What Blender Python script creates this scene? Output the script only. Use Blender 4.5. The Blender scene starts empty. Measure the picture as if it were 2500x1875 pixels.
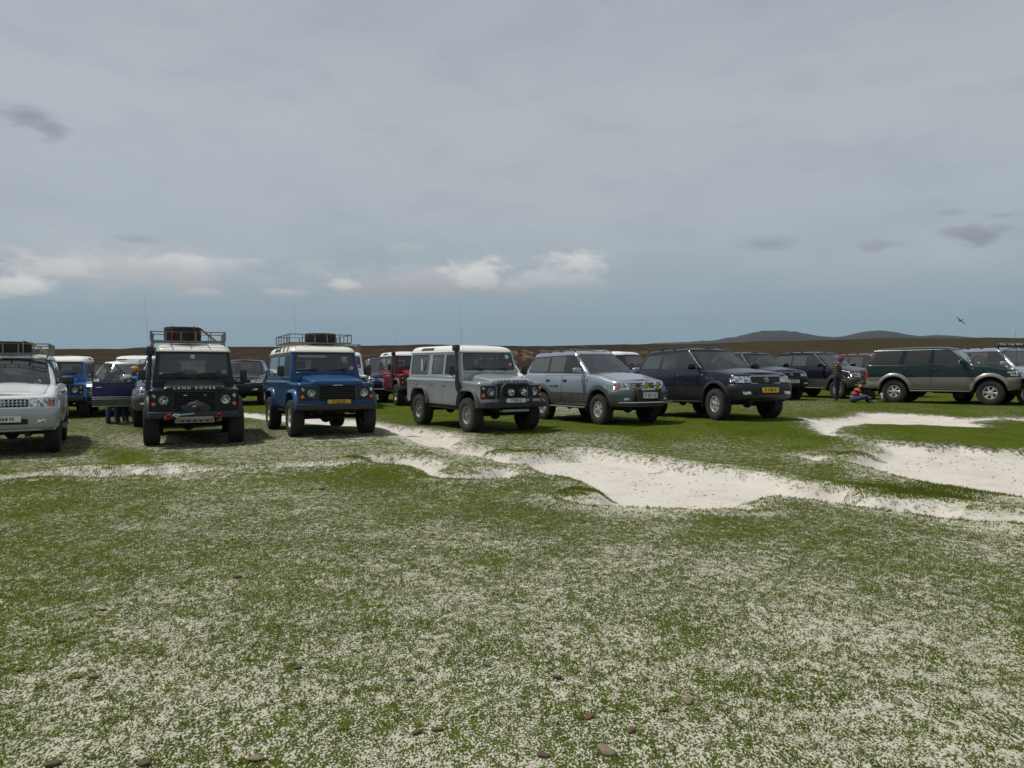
import bpy, bmesh, math, random
import numpy as np
from mathutils import Vector, Matrix
PI = math.pi
random.seed(7); np.random.seed(7)
C = bpy.context.scene.collection
R = math.radians
# ------------------------------------------------------------------ camera numbers
FPX = 1800.0; CAMZ = 1.6; PITCH = math.atan(39.5/1800)
def backproj(px, py, z=0.0):
    """photo pixel -> world point on the horizontal plane z"""
    u = (px-1250)/FPX; v = (937.5-py)/FPX
    dy = math.cos(PITCH) + v*math.sin(PITCH); dz = -math.sin(PITCH) + v*math.cos(PITCH)
    t = (z-CAMZ)/dz
    return (u*t, dy*t)
# ------------------------------------------------------------------ materials
def nmat(name):
    m = bpy.data.materials.new(name); m.use_nodes = True
    nt = m.node_tree; nt.nodes.clear()
    out = nt.nodes.new('ShaderNodeOutputMaterial')
    return m, nt, out
def N(nt, t, **kw):
    n = nt.nodes.new(t)
    for k, v in kw.items():
        if k == 'ins':
            for a, b in v.items():
                if isinstance(b, bpy.types.NodeSocket): nt.links.new(b, n.inputs[a])
                else: n.inputs[a].default_value = b
        else: setattr(n, k, v)
    return n
def math_(nt, op, a, b=None, c=None, clamp=False):
    n = nt.nodes.new('ShaderNodeMath'); n.operation = op; n.use_clamp = clamp
    for i, v in enumerate((a, b, c)):
        if v is None: continue
        if isinstance(v, bpy.types.NodeSocket): nt.links.new(v, n.inputs[i])
        else: n.inputs[i].default_value = v
    return n.outputs[0]
def mrange(nt, v, a, b, c=0.0, d=1.0, smooth=True):
    n = nt.nodes.new('ShaderNodeMapRange'); n.interpolation_type = 'SMOOTHSTEP' if smooth else 'LINEAR'; n.clamp = True
    nt.links.new(v, n.inputs[0]) 
    n.inputs[1].default_value = a; n.inputs[2].default_value = b; n.inputs[3].default_value = c; n.inputs[4].default_value = d
    return n.outputs[0]
def mixc(nt, fac, a, b):
    n = nt.nodes.new('ShaderNodeMix'); n.data_type = 'RGBA'
    for i, v in ((0, fac), (6, a), (7, b)):
        if isinstance(v, bpy.types.NodeSocket): nt.links.new(v, n.inputs[i])
        else: n.inputs[i].default_value = v if i == 0 else tuple(v)+((1,) if len(v) == 3 else ())
    return n.outputs[2]
def noise(nt, vec, scale, detail=3, rough=.55, dist=0.0):
    n = nt.nodes.new('ShaderNodeTexNoise'); n.inputs['Scale'].default_value = scale
    n.inputs['Detail'].default_value = detail; n.inputs['Roughness'].default_value = rough; n.inputs['Distortion'].default_value = dist
    if vec is not None: nt.links.new(vec, n.inputs['Vector'])
    return n.outputs['Fac']
def bsdf(nt, out, **kw):
    p = nt.nodes.new('ShaderNodeBsdfPrincipled')
    for k, v in kw.items():
        k = k.replace('_', ' ')
        if isinstance(v, bpy.types.NodeSocket): nt.links.new(v, p.inputs[k])
        else: p.inputs[k].default_value = v
    nt.links.new(p.outputs[0], out.inputs[0]); return p
def c4(c): return tuple(c)+(1.0,)
def bump(nt, h, s=.3, d=.02):
    b = nt.nodes.new('ShaderNodeBump'); b.inputs['Strength'].default_value = s; b.inputs['Distance'].default_value = d
    nt.links.new(h, b.inputs['Height']); return b.outputs[0]
def paint(name, col, rough=.22, metal=0.0, dust=.35, dustcol=(.19,.17,.13), flat=False, dull=False):
    """car paint with road dust: more of it low down on the panels, broken up by noise"""
    m, nt, out = nmat(name)
    tc = nt.nodes.new('ShaderNodeTexCoord'); o = tc.outputs['Object']
    n1 = noise(nt, o, 2.2, 5, .6); n2 = noise(nt, o, 22, 4, .6)
    sep = nt.nodes.new('ShaderNodeSeparateXYZ'); nt.links.new(o, sep.inputs[0])
    low = mrange(nt, sep.outputs[2], 1.25, .45, .15, 1.0)
    f = math_(nt, 'MULTIPLY', math_(nt, 'MULTIPLY', mrange(nt, n1, .35, .72), low), dust)
    f = math_(nt, 'MULTIPLY_ADD', n2, .10*dust, f, clamp=True)
    f = math_(nt, 'ADD', f, .05*dust, clamp=True)
    sill = mrange(nt, sep.outputs[2], .95, .45, 0, 1)
    mud = math_(nt, 'MULTIPLY', math_(nt, 'MULTIPLY', mrange(nt, noise(nt, o, 38, 5, .7), .54, .62), mrange(nt, n1, .40, .6)), sill)
    f = math_(nt, 'MULTIPLY_ADD', mud, min(.75, .25+dust), f, clamp=True)
    col_ = mixc(nt, f, c4(col), c4(dustcol))
    rg = mrange(nt, f, 0, .5, rough, .62, False)
    bsdf(nt, out, Base_Color=col_, Roughness=rg, Metallic=metal, Coat_Weight=0.0 if flat else (.15 if dull else .6), Coat_Roughness=.10, Specular_IOR_Level=.3 if dull else .5)
    return m
def plain(name, col, rough=.6, metal=0.0, var=.25, scale=9, bmp=0.0):
    m, nt, out = nmat(name)
    tc = nt.nodes.new('ShaderNodeTexCoord'); o = tc.outputs['Object']
    n = noise(nt, o, scale, 5, .6)
    a = tuple(c*(1-var) for c in col); b = tuple(min(1, c*(1+var)) for c in col)
    kw = dict(Base_Color=mixc(nt, n, a, b), Roughness=rough, Metallic=metal)
    if bmp: kw['Normal'] = bump(nt, noise(nt, o, scale*6, 4), bmp, .01)
    bsdf(nt, out, **kw); return m
def glassm(name, tint, refl=.1, dirt=.0):
    m, nt, out = nmat(name)
    t = nt.nodes.new('ShaderNodeBsdfTransparent'); t.inputs[0].default_value = c4(tint)
    g = nt.nodes.new('ShaderNodeBsdfGlossy'); g.inputs['Roughness'].default_value = .03; g.inputs[0].default_value = (.92,.95,.95,1)
    d = nt.nodes.new('ShaderNodeBsdfDiffuse'); d.inputs[0].default_value = (.16,.155,.14,1)
    tc = nt.nodes.new('ShaderNodeTexCoord')
    du = mrange(nt, noise(nt, tc.outputs['Object'], 3.5, 5, .65), .45, .85, .015+dirt, .12+dirt)
    fr = nt.nodes.new('ShaderNodeFresnel'); fr.inputs[0].default_value = 1.5
    f = math_(nt, 'ADD', math_(nt, 'MULTIPLY', fr.outputs[0], 1.25), refl*.35, clamp=True)
    m1 = nt.nodes.new('ShaderNodeMixShader'); nt.links.new(du, m1.inputs[0]); nt.links.new(t.outputs[0], m1.inputs[1]); nt.links.new(d.outputs[0], m1.inputs[2])
    m2 = nt.nodes.new('ShaderNodeMixShader'); nt.links.new(f, m2.inputs[0]); nt.links.new(m1.outputs[0], m2.inputs[1]); nt.links.new(g.outputs[0], m2.inputs[2])
    nt.links.new(m2.outputs[0], out.inputs[0]); return m
M = {}
M['rubber'] = plain('tyre_rubber', (.030,.028,.025), .85, 0, .45, 14, .3)
M['trim'] = plain('black_trim', (.022,.023,.025), .55, 0, .25)
M['trim_grey'] = plain('grey_plastic', (.065,.068,.07), .65, 0, .2)
M['under'] = plain('underbody', (.015,.014,.012), .9, 0, .4)
M['inner'] = plain('cabin_trim', (.085,.085,.086), .85, 0, .3)
M['seat'] = plain('seat_cloth', (.075,.073,.070), .9, 0, .3, 20)
M['seat_tan'] = plain('seat_cloth_tan', (.16,.13,.10), .9, 0, .2, 20)
M['glass'] = glassm('window_glass', (.78,.86,.85))
M['glass_dusty'] = glassm('dusty_side_glass', (.34,.34,.33), .1, .42)
M['glass_dark'] = glassm('tinted_glass', (.10,.115,.12), .05)
M['chrome'] = plain('chrome', (.62,.63,.64), .18, 1.0, .1)
M['alloy'] = plain('alloy', (.62,.61,.58), .36, .55, .2, 12)
M['steel_white'] = plain('white_steel', (.62,.59,.50), .5, 0, .2, 12)
M['steel_silver'] = plain('silver_steel', (.34,.33,.30), .5, .5, .3, 12)
M['rack'] = plain('rack_tube', (.20,.195,.16), .5, .4, .2)
M['amber'] = plain('amber_lens', (.65,.13,.015), .25)
M['amber_dull'] = plain('amber_lamp', (.42,.12,.04), .2)
M['red'] = plain('red_lens', (.35,.02,.015), .25)
M['white'] = plain('white_plain', (.72,.72,.70), .5, 0, .06)
M['plate_y'] = plain('yellow_plate', (.72,.42,.02), .45, 0, .04)
M['plate_w'] = plain('white_plate', (.66,.66,.62), .45, 0, .05)
M['ink'] = plain('black_ink', (.012,.012,.012), .5, 0, .1)
M['strap_red'] = plain('red_strap', (.28,.02,.025), .8)
M['strap_yel'] = plain('yellow_strap', (.30,.28,.09), .8)
M['rope'] = plain('blue_rope', (.30,.50,.62), .8)
M['steel'] = plain('bare_steel', (.28,.27,.24), .45, .6, .25)
M['tarp'] = plain('black_cover', (.03,.03,.032), .75, 0, .3, 6, .5)
def lensm():
    m, nt, out = nmat('headlight_lens')
    tc = nt.nodes.new('ShaderNodeTexCoord')
    v = nt.nodes.new('ShaderNodeTexVoronoi'); v.inputs['Scale'].default_value = 11; nt.links.new(tc.outputs['Object'], v.inputs['Vector'])
    n = noise(nt, tc.outputs['Object'], 18, 3)
    col = mixc(nt, mrange(nt, n, .38, .62), (.80,.82,.82), (.20,.22,.22))
    bsdf(nt, out, Base_Color=col, Roughness=.10, Metallic=.85, Coat_Weight=.9, Coat_Roughness=.03, Normal=bump(nt, v.outputs['Distance'], .8, .06))
    return m
M['lens'] = lensm()
M['lens_yel'] = plain('yellow_lens', (.45,.33,.06), .25, .2, .3, 30)
# ------------------------------------------------------------------ objects
def tag(o, label=None, cat=None, group=None, kind=None):
    if label: o['label'] = label
    if cat: o['category'] = cat
    if group: o['group'] = group
    if kind: o['kind'] = kind
    return o
def empty(name, loc, rz=0.0):
    o = bpy.data.objects.new(name, None); C.objects.link(o); o.location = loc; o.rotation_euler = (0, 0, rz)
    o.empty_display_size = .1; return o
def link_mesh(name, me, mats, parent=None):
    if not isinstance(mats, (list, tuple)): mats = [mats]
    if not me.materials:
        for m in mats: me.materials.append(m)
    o = bpy.data.objects.new(name, me); C.objects.link(o)
    if parent is not None: o.parent = parent
    return o
def to_obj(name, bm, mats, parent=None, smooth=True, ang=38):
    me = bpy.data.meshes.new(name)
    bm.normal_update(); bm.to_mesh(me); bm.free()
    if smooth:
        me.shade_smooth()
        me.set_sharp_from_angle(angle=R(ang))
    return link_mesh(name, me, mats, parent)
class B:
    """collects shapes of one mesh"""
    def __init__(s): s.bm = bmesh.new()
    def box(s, x0, x1, y0, y1, z0, z1, bev=0.0, seg=2, rot=None, piv=None, mi=0):
        bm = s.bm
        co = [(x, y, z) for x in (x0, x1) for y in (y0, y1) for z in (z0, z1)]
        v = [bm.verts.new(c) for c in co]
        q = [(0,1,3,2), (4,6,7,5), (0,4,5,1), (2,3,7,6), (0,2,6,4), (1,5,7,3)]
        fs = [bm.faces.new([v[i] for i in f]) for f in q]
        for f in fs: f.material_index = mi
        allv = v
        if bev > 0:
            es = list({e for f in fs for e in f.edges})
            r = bmesh.ops.bevel(bm, geom=es, offset=bev, segments=seg, profile=.5, affect='EDGES', material=-1)
            allv = list({vv for f in r['faces'] for vv in f.verts} | {vv for vv in v if vv.is_valid})
            st = set(allv); grow = set()
            for vv in st:
                for f in vv.link_faces:
                    grow |= set(f.verts)
            allv = list(st | grow)
        if rot is not None:
            m = Matrix.Translation(piv or Vector((0,0,0))) @ rot @ Matrix.Translation(-(piv or Vector((0,0,0))))
            for vv in allv: vv.co = m @ vv.co
        return s
    def prism(s, pts, axis, a0, a1, bev=0.0, mi=0):
        """polygon pts in the two other axes (in xyz order) extruded along axis"""
        bm = s.bm
        def mk(p, a):
            return {'x': (a, p[0], p[1]), 'y': (p[0], a, p[1]), 'z': (p[0], p[1], a)}[axis]
        va = [bm.verts.new(mk(p, a0)) for p in pts]; vb = [bm.verts.new(mk(p, a1)) for p in pts]
        fs = [bm.faces.new(va), bm.faces.new(vb[::-1])]
        n = len(pts)
        for i in range(n): fs.append(bm.faces.new((va[i], vb[i], vb[(i+1) % n], va[(i+1) % n])))
        for f in fs: f.material_index = mi
        bmesh.ops.recalc_face_normals(bm, faces=fs)
        if bev > 0:
            es = list({e for f in fs[:2] for e in f.edges})
            bmesh.ops.bevel(bm, geom=es, offset=bev, segments=2, profile=.5, affect='EDGES', material=-1)
        return s
    def sweep(s, pts, As, Bs, sec, closed=False, cap=True, mi=0):
        bm = s.bm; n = len(pts); rings = []
        for i in range(n):
            A = As[i] if isinstance(As, list) else As; Bv = Bs[i] if isinstance(Bs, list) else Bs
            sc = sec[i] if isinstance(sec[0], list) else sec
            rings.append([bm.verts.new(Vector(pts[i]) + a*A + b*Bv) for a, b in sc])
        fs = []; m = len(rings[0])
        for i in range(n if closed else n-1):
            r0, r1 = rings[i], rings[(i+1) % n]
            for j in range(m): fs.append(bm.faces.new((r0[j], r0[(j+1) % m], r1[(j+1) % m], r1[j])))
        if cap and not closed: fs += [bm.faces.new(rings[0][::-1]), bm.faces.new(rings[-1])]
        for f in fs: f.material_index = mi
        bmesh.ops.recalc_face_normals(bm, faces=fs)
        return s
    def tube(s, pts, r, seg=8, closed=False, mi=0):
        P = [Vector(p) for p in pts]; n = len(P); As = []; Bs = []
        for i in range(n):
            if closed: t = (P[(i+1) % n]-P[i-1])
            else: t = P[min(i+1, n-1)]-P[max(i-1, 0)]
            t.normalize()
            up = Vector((0,0,1)) if abs(t.z) < .9 else Vector((1,0,0))
            if As:
                a = As[-1]-t*As[-1].dot(t)
                if a.length < 1e-4: a = up.cross(t)
            else: a = up.cross(t)
            a.normalize(); As.append(a); Bs.append(t.cross(a))
        def sec(rr): return [(rr*math.cos(2*PI*k/seg), rr*math.sin(2*PI*k/seg)) for k in range(seg)]
        sc = [sec(q) for q in r] if isinstance(r, (list, tuple)) else sec(r)
        return s.sweep(P, As, Bs, sc, closed, True, mi)
    def lathe(s, prof, o=(0,0,0), axis='y', seg=24, mi=0, cap=False):
        """prof: (radius, along axis)"""
        bm = s.bm; o = Vector(o); rings = []
        for r, a in prof:
            ring = []
            for k in range(seg):
                t = 2*PI*k/seg; c, d = r*math.cos(t), r*math.sin(t)
                p = {'y': (c, a, d), 'x': (a, c, d), 'z': (c, d, a)}[axis]
                ring.append(bm.verts.new(o+Vector(p)))
            rings.append(ring)
        fs = []
        for i in range(len(rings)-1):
            for k in range(seg): fs.append(bm.faces.new((rings[i][k], rings[i][(k+1) % seg], rings[i+1][(k+1) % seg], rings[i+1][k])))
        if cap: fs += [bm.faces.new(rings[0][::-1]), bm.faces.new(rings[-1])]
        for f in fs: f.material_index = mi
        bmesh.ops.recalc_face_normals(bm, faces=fs)
        return s
    def ball(s, c, r, sub=2, sc=(1,1,1)):
        ret = bmesh.ops.create_icosphere(s.bm, subdivisions=sub, radius=r)
        for v in ret['verts']: v.co = Vector(c)+Vector((v.co.x*sc[0], v.co.y*sc[1], v.co.z*sc[2]))
        return s
    def done(s, name, mats, parent=None, smooth=True, ang=38): return to_obj(name, s.bm, mats, parent, smooth, ang)
_tc = {}
def text_bm(txt, size, ext=.002, spacing=1.0, xs=1.0):
    """flat lettering as a mesh, centred, in the local XY plane"""
    cu = bpy.data.curves.new('t', 'FONT'); cu.body = txt; cu.size = size; cu.extrude = ext; cu.align_x = 'CENTER'; cu.align_y = 'CENTER'
    cu.space_character = spacing; cu.offset = size*.018; cu.resolution_u = 2
    o = bpy.data.objects.new('t', cu); C.objects.link(o)
    dg = bpy.context.evaluated_depsgraph_get(); me = bpy.data.meshes.new_from_object(o.evaluated_get(dg))
    bm = bmesh.new(); bm.from_mesh(me)
    for v in bm.verts: v.co.x *= xs
    bpy.data.objects.remove(o); bpy.data.curves.remove(cu); bpy.data.meshes.remove(me)
    return bm
FRONT = Matrix(((0,0,1,0), (1,0,0,0), (0,1,0,0), (0,0,0,1)))      # text facing +X
def lettering(txt, size, mat, parent, M4, ext=.002, spacing=1.0, xs=1.0, name='lettering'):
    bm = text_bm(txt, size, ext, spacing, xs); bm.transform(M4)
    return to_obj(name, bm, mat, parent, smooth=False)
# ------------------------------------------------------------------ shells
def half_outline(xr, xf, hw, rr, rf, br, bf, tap=0.0, xt=0.0, ns=34, na=5, nf=8, nr=6):
    p = []
    for k in range(nr+1):
        y = (hw-rr)*k/nr; p.append((xr+br*(y/hw)**2, y))
    xr2 = xr+br*((hw-rr)/hw)**2
    for k in range(1, na+1):
        a = k/na*PI/2; p.append((xr2+rr-rr*math.cos(a), hw-rr+rr*math.sin(a)))
    xs0 = xr2+rr; xf2 = xf-bf*((hw-rf)/hw)**2; xs1 = xf2-rf
    for k in range(1, ns+1): p.append((xs0+(xs1-xs0)*k/ns, hw))
    for k in range(1, na+2):
        a = k/(na+1)*PI/2; p.append((xs1+rf*math.sin(a), hw-rf+rf*math.cos(a)))
    for k in range(1, nf+1):
        y = (hw-rf)*(1-k/nf); p.append((xf-bf*(y/hw)**2, y))
    if tap:
        q = []
        for x, y in p:
            t = max(0, min(1, (x-xt)/(xf-xt))); q.append((x, y*(1-tap*t*t)))
        p = q
    return p
class Shell:
    def __init__(s):
        s.bm = bmesh.new(); s.reg = {}; s.next = 10; s.loops = []
    def loop(s, half, zf):
        bm = s.bm; n = len(half)
        L = [bm.verts.new((x, y, zf(x, y))) for x, y in half]
        Rr = [bm.verts.new((half[i][0], -half[i][1], zf(half[i][0], half[i][1]))) for i in range(1, n-1)]
        s.loops.append((L, Rr)); return s.loops[-1]
    def full(s, lp): return lp[0]+lp[1][::-1]
    def skin(s, mi=0, i0=0):
        for i in range(i0, len(s.loops)-1):
            a, b = s.full(s.loops[i]), s.full(s.loops[i+1]); n = len(a)
            for k in range(n):
                f = s.bm.faces.new((a[k], b[k], b[(k+1) % n], a[(k+1) % n])); f.material_index = mi if not callable(mi) else mi(i)
    def deck(s, crown, M_=9, xmin=-99, mi=0):
        L, Rr = s.loops[-1]; n = len(L); rows = []
        for i in range(n):
            if i in (0, n-1): rows.append([L[i]]); continue
            a, b = L[i], Rr[i-1]; row = [a]
            for m in range(1, M_):
                t = m/M_; p = a.co.lerp(b.co, t); p.z += crown(p.x)*(1-(2*t-1)**2)*1.0
                row.append(s.bm.verts.new(p))
            row.append(b); rows.append(row)
        # end rows: crown shrinks naturally, stitch fans
        for i in range(n-1):
            r0, r1 = rows[i], rows[i+1]
            if (r0[0].co.x+r1[0].co.x)/2 < xmin: continue
            if len(r0) == 1:
                for m in range(M_): s._f((r0[0], r1[m], r1[m+1]), mi)
            elif len(r1) == 1:
                for m in range(M_): s._f((r0[m], r1[0], r0[m+1]), mi)
            else:
                for m in range(M_): s._f((r0[m], r1[m], r1[m+1], r0[m+1]), mi)
    def _f(s, vs, mi):
        f = s.bm.faces.new(vs); f.material_index = mi
    def fix(s):
        bmesh.ops.remove_doubles(s.bm, verts=s.bm.verts, dist=1e-5)
        bmesh.ops.recalc_face_normals(s.bm, faces=s.bm.faces)
        # outward check
        c = sum((f.calc_center_median() for f in s.bm.faces), Vector())/len(s.bm.faces)
        sc = sum((f.calc_center_median()-c).dot(f.normal)*f.calc_area() for f in s.bm.faces)
        if sc < 0: bmesh.ops.reverse_faces(s.bm, faces=s.bm.faces)
        s.bm.normal_update()
    def carve(s, poly, plane, side, idx, only=None, nmin=.35):
        """cut the convex polygon into the shell (plane 'xz' side +-1, or 'yz' front +1/back -1, 'xy' top) and mark its faces idx (-1: delete)"""
        ax = {'xz': (0, 2, 1), 'yz': (1, 2, 0), 'xy': (0, 1, 2)}[plane]
        us = [p[0] for p in poly]; vs = [p[1] for p in poly]
        u0, u1, v0, v1 = min(us), max(us), min(vs), max(vs)
        cand = []
        for f in s.bm.faces:
            if only is not None and f.material_index not in only: continue
            if f.normal[ax[2]]*side < nmin: continue
            fu = [v.co[ax[0]] for v in f.verts]; fv = [v.co[ax[1]] for v in f.verts]
            if max(fu) < u0 or min(fu) > u1 or max(fv) < v0 or min(fv) > v1: continue
            if plane == 'xz' and f.calc_center_median().y*side < .05: continue
            cand.append(f)
        n = len(poly); ar = sum(poly[i][0]*poly[(i+1) % n][1]-poly[(i+1) % n][0]*poly[i][1] for i in range(n))
        if ar < 0: poly = poly[::-1]
        for i in range(n):
            a, b = poly[i], poly[(i+1) % n]
            if math.hypot(b[0]-a[0], b[1]-a[1]) < 1e-5: continue
            no = [0, 0, 0]; no[ax[0]] = b[1]-a[1]; no[ax[1]] = -(b[0]-a[0]); co = [0, 0, 0]; co[ax[0]] = a[0]; co[ax[1]] = a[1]
            geom = set(cand)
            for f in cand: geom.update(f.edges); geom.update(f.verts)
            r = bmesh.ops.bisect_plane(s.bm, geom=list(geom), dist=1e-4, plane_co=co, plane_no=no)
            cand = [g for g in r['geom'] if isinstance(g, bmesh.types.BMFace)]
            # keep only the part inside this edge
            nv = Vector(no); cv = Vector(co); mask = Vector([1 if k in ax[:2] else 0 for k in range(3)])
            cand = [f for f in cand if (f.calc_center_median()-cv).dot(nv) < 0]
        if idx == -1: bmesh.ops.delete(s.bm, geom=cand, context='FACES')
        else:
            for f in cand: f.material_index = idx
        return cand
    def new(s, name, mat, off=0.0, parent=None):
        s.next += 1; s.reg[s.next] = (name, mat, off, parent); return s.next
    def out(s, name, mats, parent, nbase=3):
        made = {}; bm = s.bm
        for idx, (nm, mt, off, par) in s.reg.items():
            fs = [f for f in bm.faces if f.material_index == idx]
            if not fs: continue
            nb = bmesh.new(); vm = {}
            for f in fs:
                vs = []
                for v in f.verts:
                    if v not in vm: vm[v] = nb.verts.new(v.co)
                    vs.append(vm[v])
                nf = nb.faces.new(vs); nf.material_index = 0
            nb.normal_update()
            if off:
                nn = {v: v.normal.copy() for v in nb.verts}
                for v in nb.verts: v.co += nn[v]*off
            made[idx] = to_obj(nm, nb, mt, made.get(par, parent) if par else parent)
            bmesh.ops.delete(bm, geom=fs, context='FACES')
        made[0] = to_obj(name, bm, mats, parent)
        return made
def rpoly(pts, r=.04, seg=3):
    """round the corners of a convex polygon"""
    out = []; n = len(pts); P = [Vector(p) for p in pts]
    rs = r if isinstance(r, (list, tuple)) else [r]*n
    for i in range(n):
        a, b, c = P[i-1], P[i], P[(i+1) % n]; q = rs[i]
        if q <= 0: out.append(tuple(b)); continue
        d0 = (a-b); d1 = (c-b); l = min(q, d0.length*.45, d1.length*.45)
        p0 = b+d0.normalized()*l; p1 = b+d1.normalized()*l
        for k in range(seg+1):
            t = k/seg; out.append(tuple(p0*(1-t)**2+b*2*t*(1-t)+p1*t*t))
    return out
def inset(poly, d):
    n = len(poly); P = [Vector(p) for p in poly]
    ar = sum(P[i].x*P[(i+1) % n].y-P[(i+1) % n].x*P[i].y for i in range(n))
    if ar < 0: P = P[::-1]
    out = []
    for i in range(n):
        a, b, c = P[i-1], P[i], P[(i+1) % n]
        e0 = (b-a).normalized(); e1 = (c-b).normalized()
        n0 = Vector((-e0.y, e0.x)); n1 = Vector((-e1.y, e1.x)); m = n0+n1
        if m.length < 1e-6: m = n0
        m.normalize(); k = max(.35, m.dot(n0)); out.append(tuple(b+m*(d/k)))
    return out
def circle(cx, cy, r, seg=20): return [(cx+r*math.cos(2*PI*k/seg), cy+r*math.sin(2*PI*k/seg)) for k in range(seg)]
# ------------------------------------------------------------------ wheels
_wm = {}
def tyre_mesh(r, w, rim_r, mud=True):
    key = ('t', r, w, rim_r, mud)
    if key in _wm: return _wm[key]
    b = B(); h = w/2
    rb = r-(.014 if mud else .008)
    b.lathe([(rim_r, -h*.72), (rim_r+.012, -h*.86), (rim_r+(rb-rim_r)*.35, -h*.99), (rb-.045, -h*.98), (rb-.012, -h*.86), (rb, -h*.66),
             (rb, h*.66), (rb-.012, h*.86), (rb-.045, h*.98), (rim_r+(rb-rim_r)*.35, h*.99), (rim_r+.012, h*.86), (rim_r, h*.72), (rim_r-.02, 0), (rim_r, -h*.72)], seg=40)
    n = 30 if mud else 44; hh = .016 if mud else .009
    rows = [(-.74, .36, 0), (-.25, .30, .5), (.25, .30, 0), (.74, .36, .5)] if mud else [(-.66, .30, 0), (-.22, .30, .5), (.22, .30, 0), (.66, .30, .5)]
    for k in range(n):
        for yc, ww, ph in rows:
            a = 2*PI*(k+ph)/n; da = PI/n*(.62 if mud else .7); y0, y1 = (yc-ww/2)*h, (yc+ww/2)*h
            tilt = da*.55*(1 if yc > 0 else -1); pts = []
            for aa, yy in ((a-da, y0), (a+da, y0), (a+da+tilt, y1), (a-da+tilt, y1)):
                rr0 = rb-.012-(.03 if abs(yy) > h*.82 else 0)
                rr = rb+hh-(.016 if abs(yy) > h*.82 else 0)
                pts.append((aa, yy, rr0, rr))
            v = [b.bm.verts.new((p[2]*math.cos(p[0]), p[1], p[2]*math.sin(p[0]))) for p in pts]
            u = [b.bm.verts.new((p[3]*math.cos(p[0]), p[1], p[3]*math.sin(p[0]))) for p in pts]
            fs = [b.bm.faces.new(u)]
            for i in range(4): fs.append(b.bm.faces.new((v[i], v[(i+1) % 4], u[(i+1) % 4], u[i])))
            bmesh.ops.recalc_face_normals(b.bm, faces=fs)
            if fs[0].normal.dot(fs[0].calc_center_median()-Vector((0, fs[0].calc_center_median().y, 0))) < 0: bmesh.ops.reverse_faces(b.bm, faces=fs)
    me = bpy.data.meshes.new('tyre'); b.bm.normal_update(); b.bm.to_mesh(me); b.bm.free(); me.shade_smooth(); me.set_sharp_from_angle(angle=R(32))
    me.materials.append(M['rubber']); _wm[key] = me; return me
def rim_mesh(rim_r, w, style, mat):
    key = ('r', rim_r, w, style, mat)
    if key in _wm: return _wm[key]
    b = B(); h = w/2; o = -h*.80          # outer lip towards -y
    b.lathe([(rim_r+.004, o), (rim_r-.012, o-.004), (rim_r-.022, o+.02), (rim_r-.035, o+.10), (rim_r-.035, h*.7)], seg=32)
    if style == 'steel':
        d = o+.075
        b.lathe([(rim_r-.033, d+.005), (rim_r*.78, d-.012), (rim_r*.62, d-.03), (rim_r*.42, d-.022), (rim_r*.40, d-.03), (.0, d-.03)], seg=32)
        for k in range(9):
            a = 2*PI*k/9; rr = rim_r*.74
            b.lathe([(.021, -.002), (.019, .0), (.0, .0)], (rr*math.cos(a), d-.022, rr*math.sin(a)), seg=10, mi=1)
        b.lathe([(.055, d-.03), (.052, d-.075), (.03, d-.085), (0, d-.085)], seg=16)
        for k in range(5):
            a = 2*PI*k/5; b.lathe([(.012, d-.03), (.012, d-.05), (0, d-.05)], (rim_r*.36*math.cos(a), 0, rim_r*.36*math.sin(a)), seg=6, mi=1)
    else:
        ns = 6 if style == 'alloy6' else 5; d = o+.03
        b.lathe([(rim_r-.034, d+.08), (0, d+.08)], seg=32, mi=1)
        for k in range(ns):
            a0 = 2*PI*k/ns+.3
            for off in ((-.11, .11) if style == 'alloy5' else (0,)):
                def P(r_, a_, y_): return Vector((r_*math.cos(a_), y_, r_*math.sin(a_)))
                wi = .022 if style == 'alloy5' else .036; wo = .017 if style == 'alloy5' else .052
                r0, r1 = .05, rim_r-.02
                a_in, a_out = a0+off*1.1, a0+off*1.9
                t = (P(r1, a_out, 0)-P(r0, a_in, 0)).normalized(); A = t.cross(Vector((0,1,0))).normalized(); Bv = Vector((0,1,0))
                b.sweep([P(r0, a_in, d), P((r0+r1)/2, (a_in+a_out)/2, d-.004), P(r1, a_out, d)], A, Bv,
                        [[(-wi, .0), (-wi*.6, -.02), (wi*.6, -.02), (wi, .0), (wi, .05), (-wi, .05)], [(-wi, .0), (-wi*.6, -.016), (wi*.6, -.016), (wi, 0), (wi, .05), (-wi, .05)],
                         [(-wo, .0), (-wo*.6, -.012), (wo*.6, -.012), (wo, 0), (wo, .05), (-wo, .05)]])
        b.lathe([(.075, d+.04), (.072, d-.016), (.045, d-.028), (0, d-.03)], seg=20)
    me = bpy.data.meshes.new('rim'); b.bm.normal_update(); b.bm.to_mesh(me); b.bm.free(); me.shade_smooth(); me.set_sharp_from_angle(angle=R(35))
    me.materials.append(mat); me.materials.append(M['under']); _wm[key] = me; return me
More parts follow.
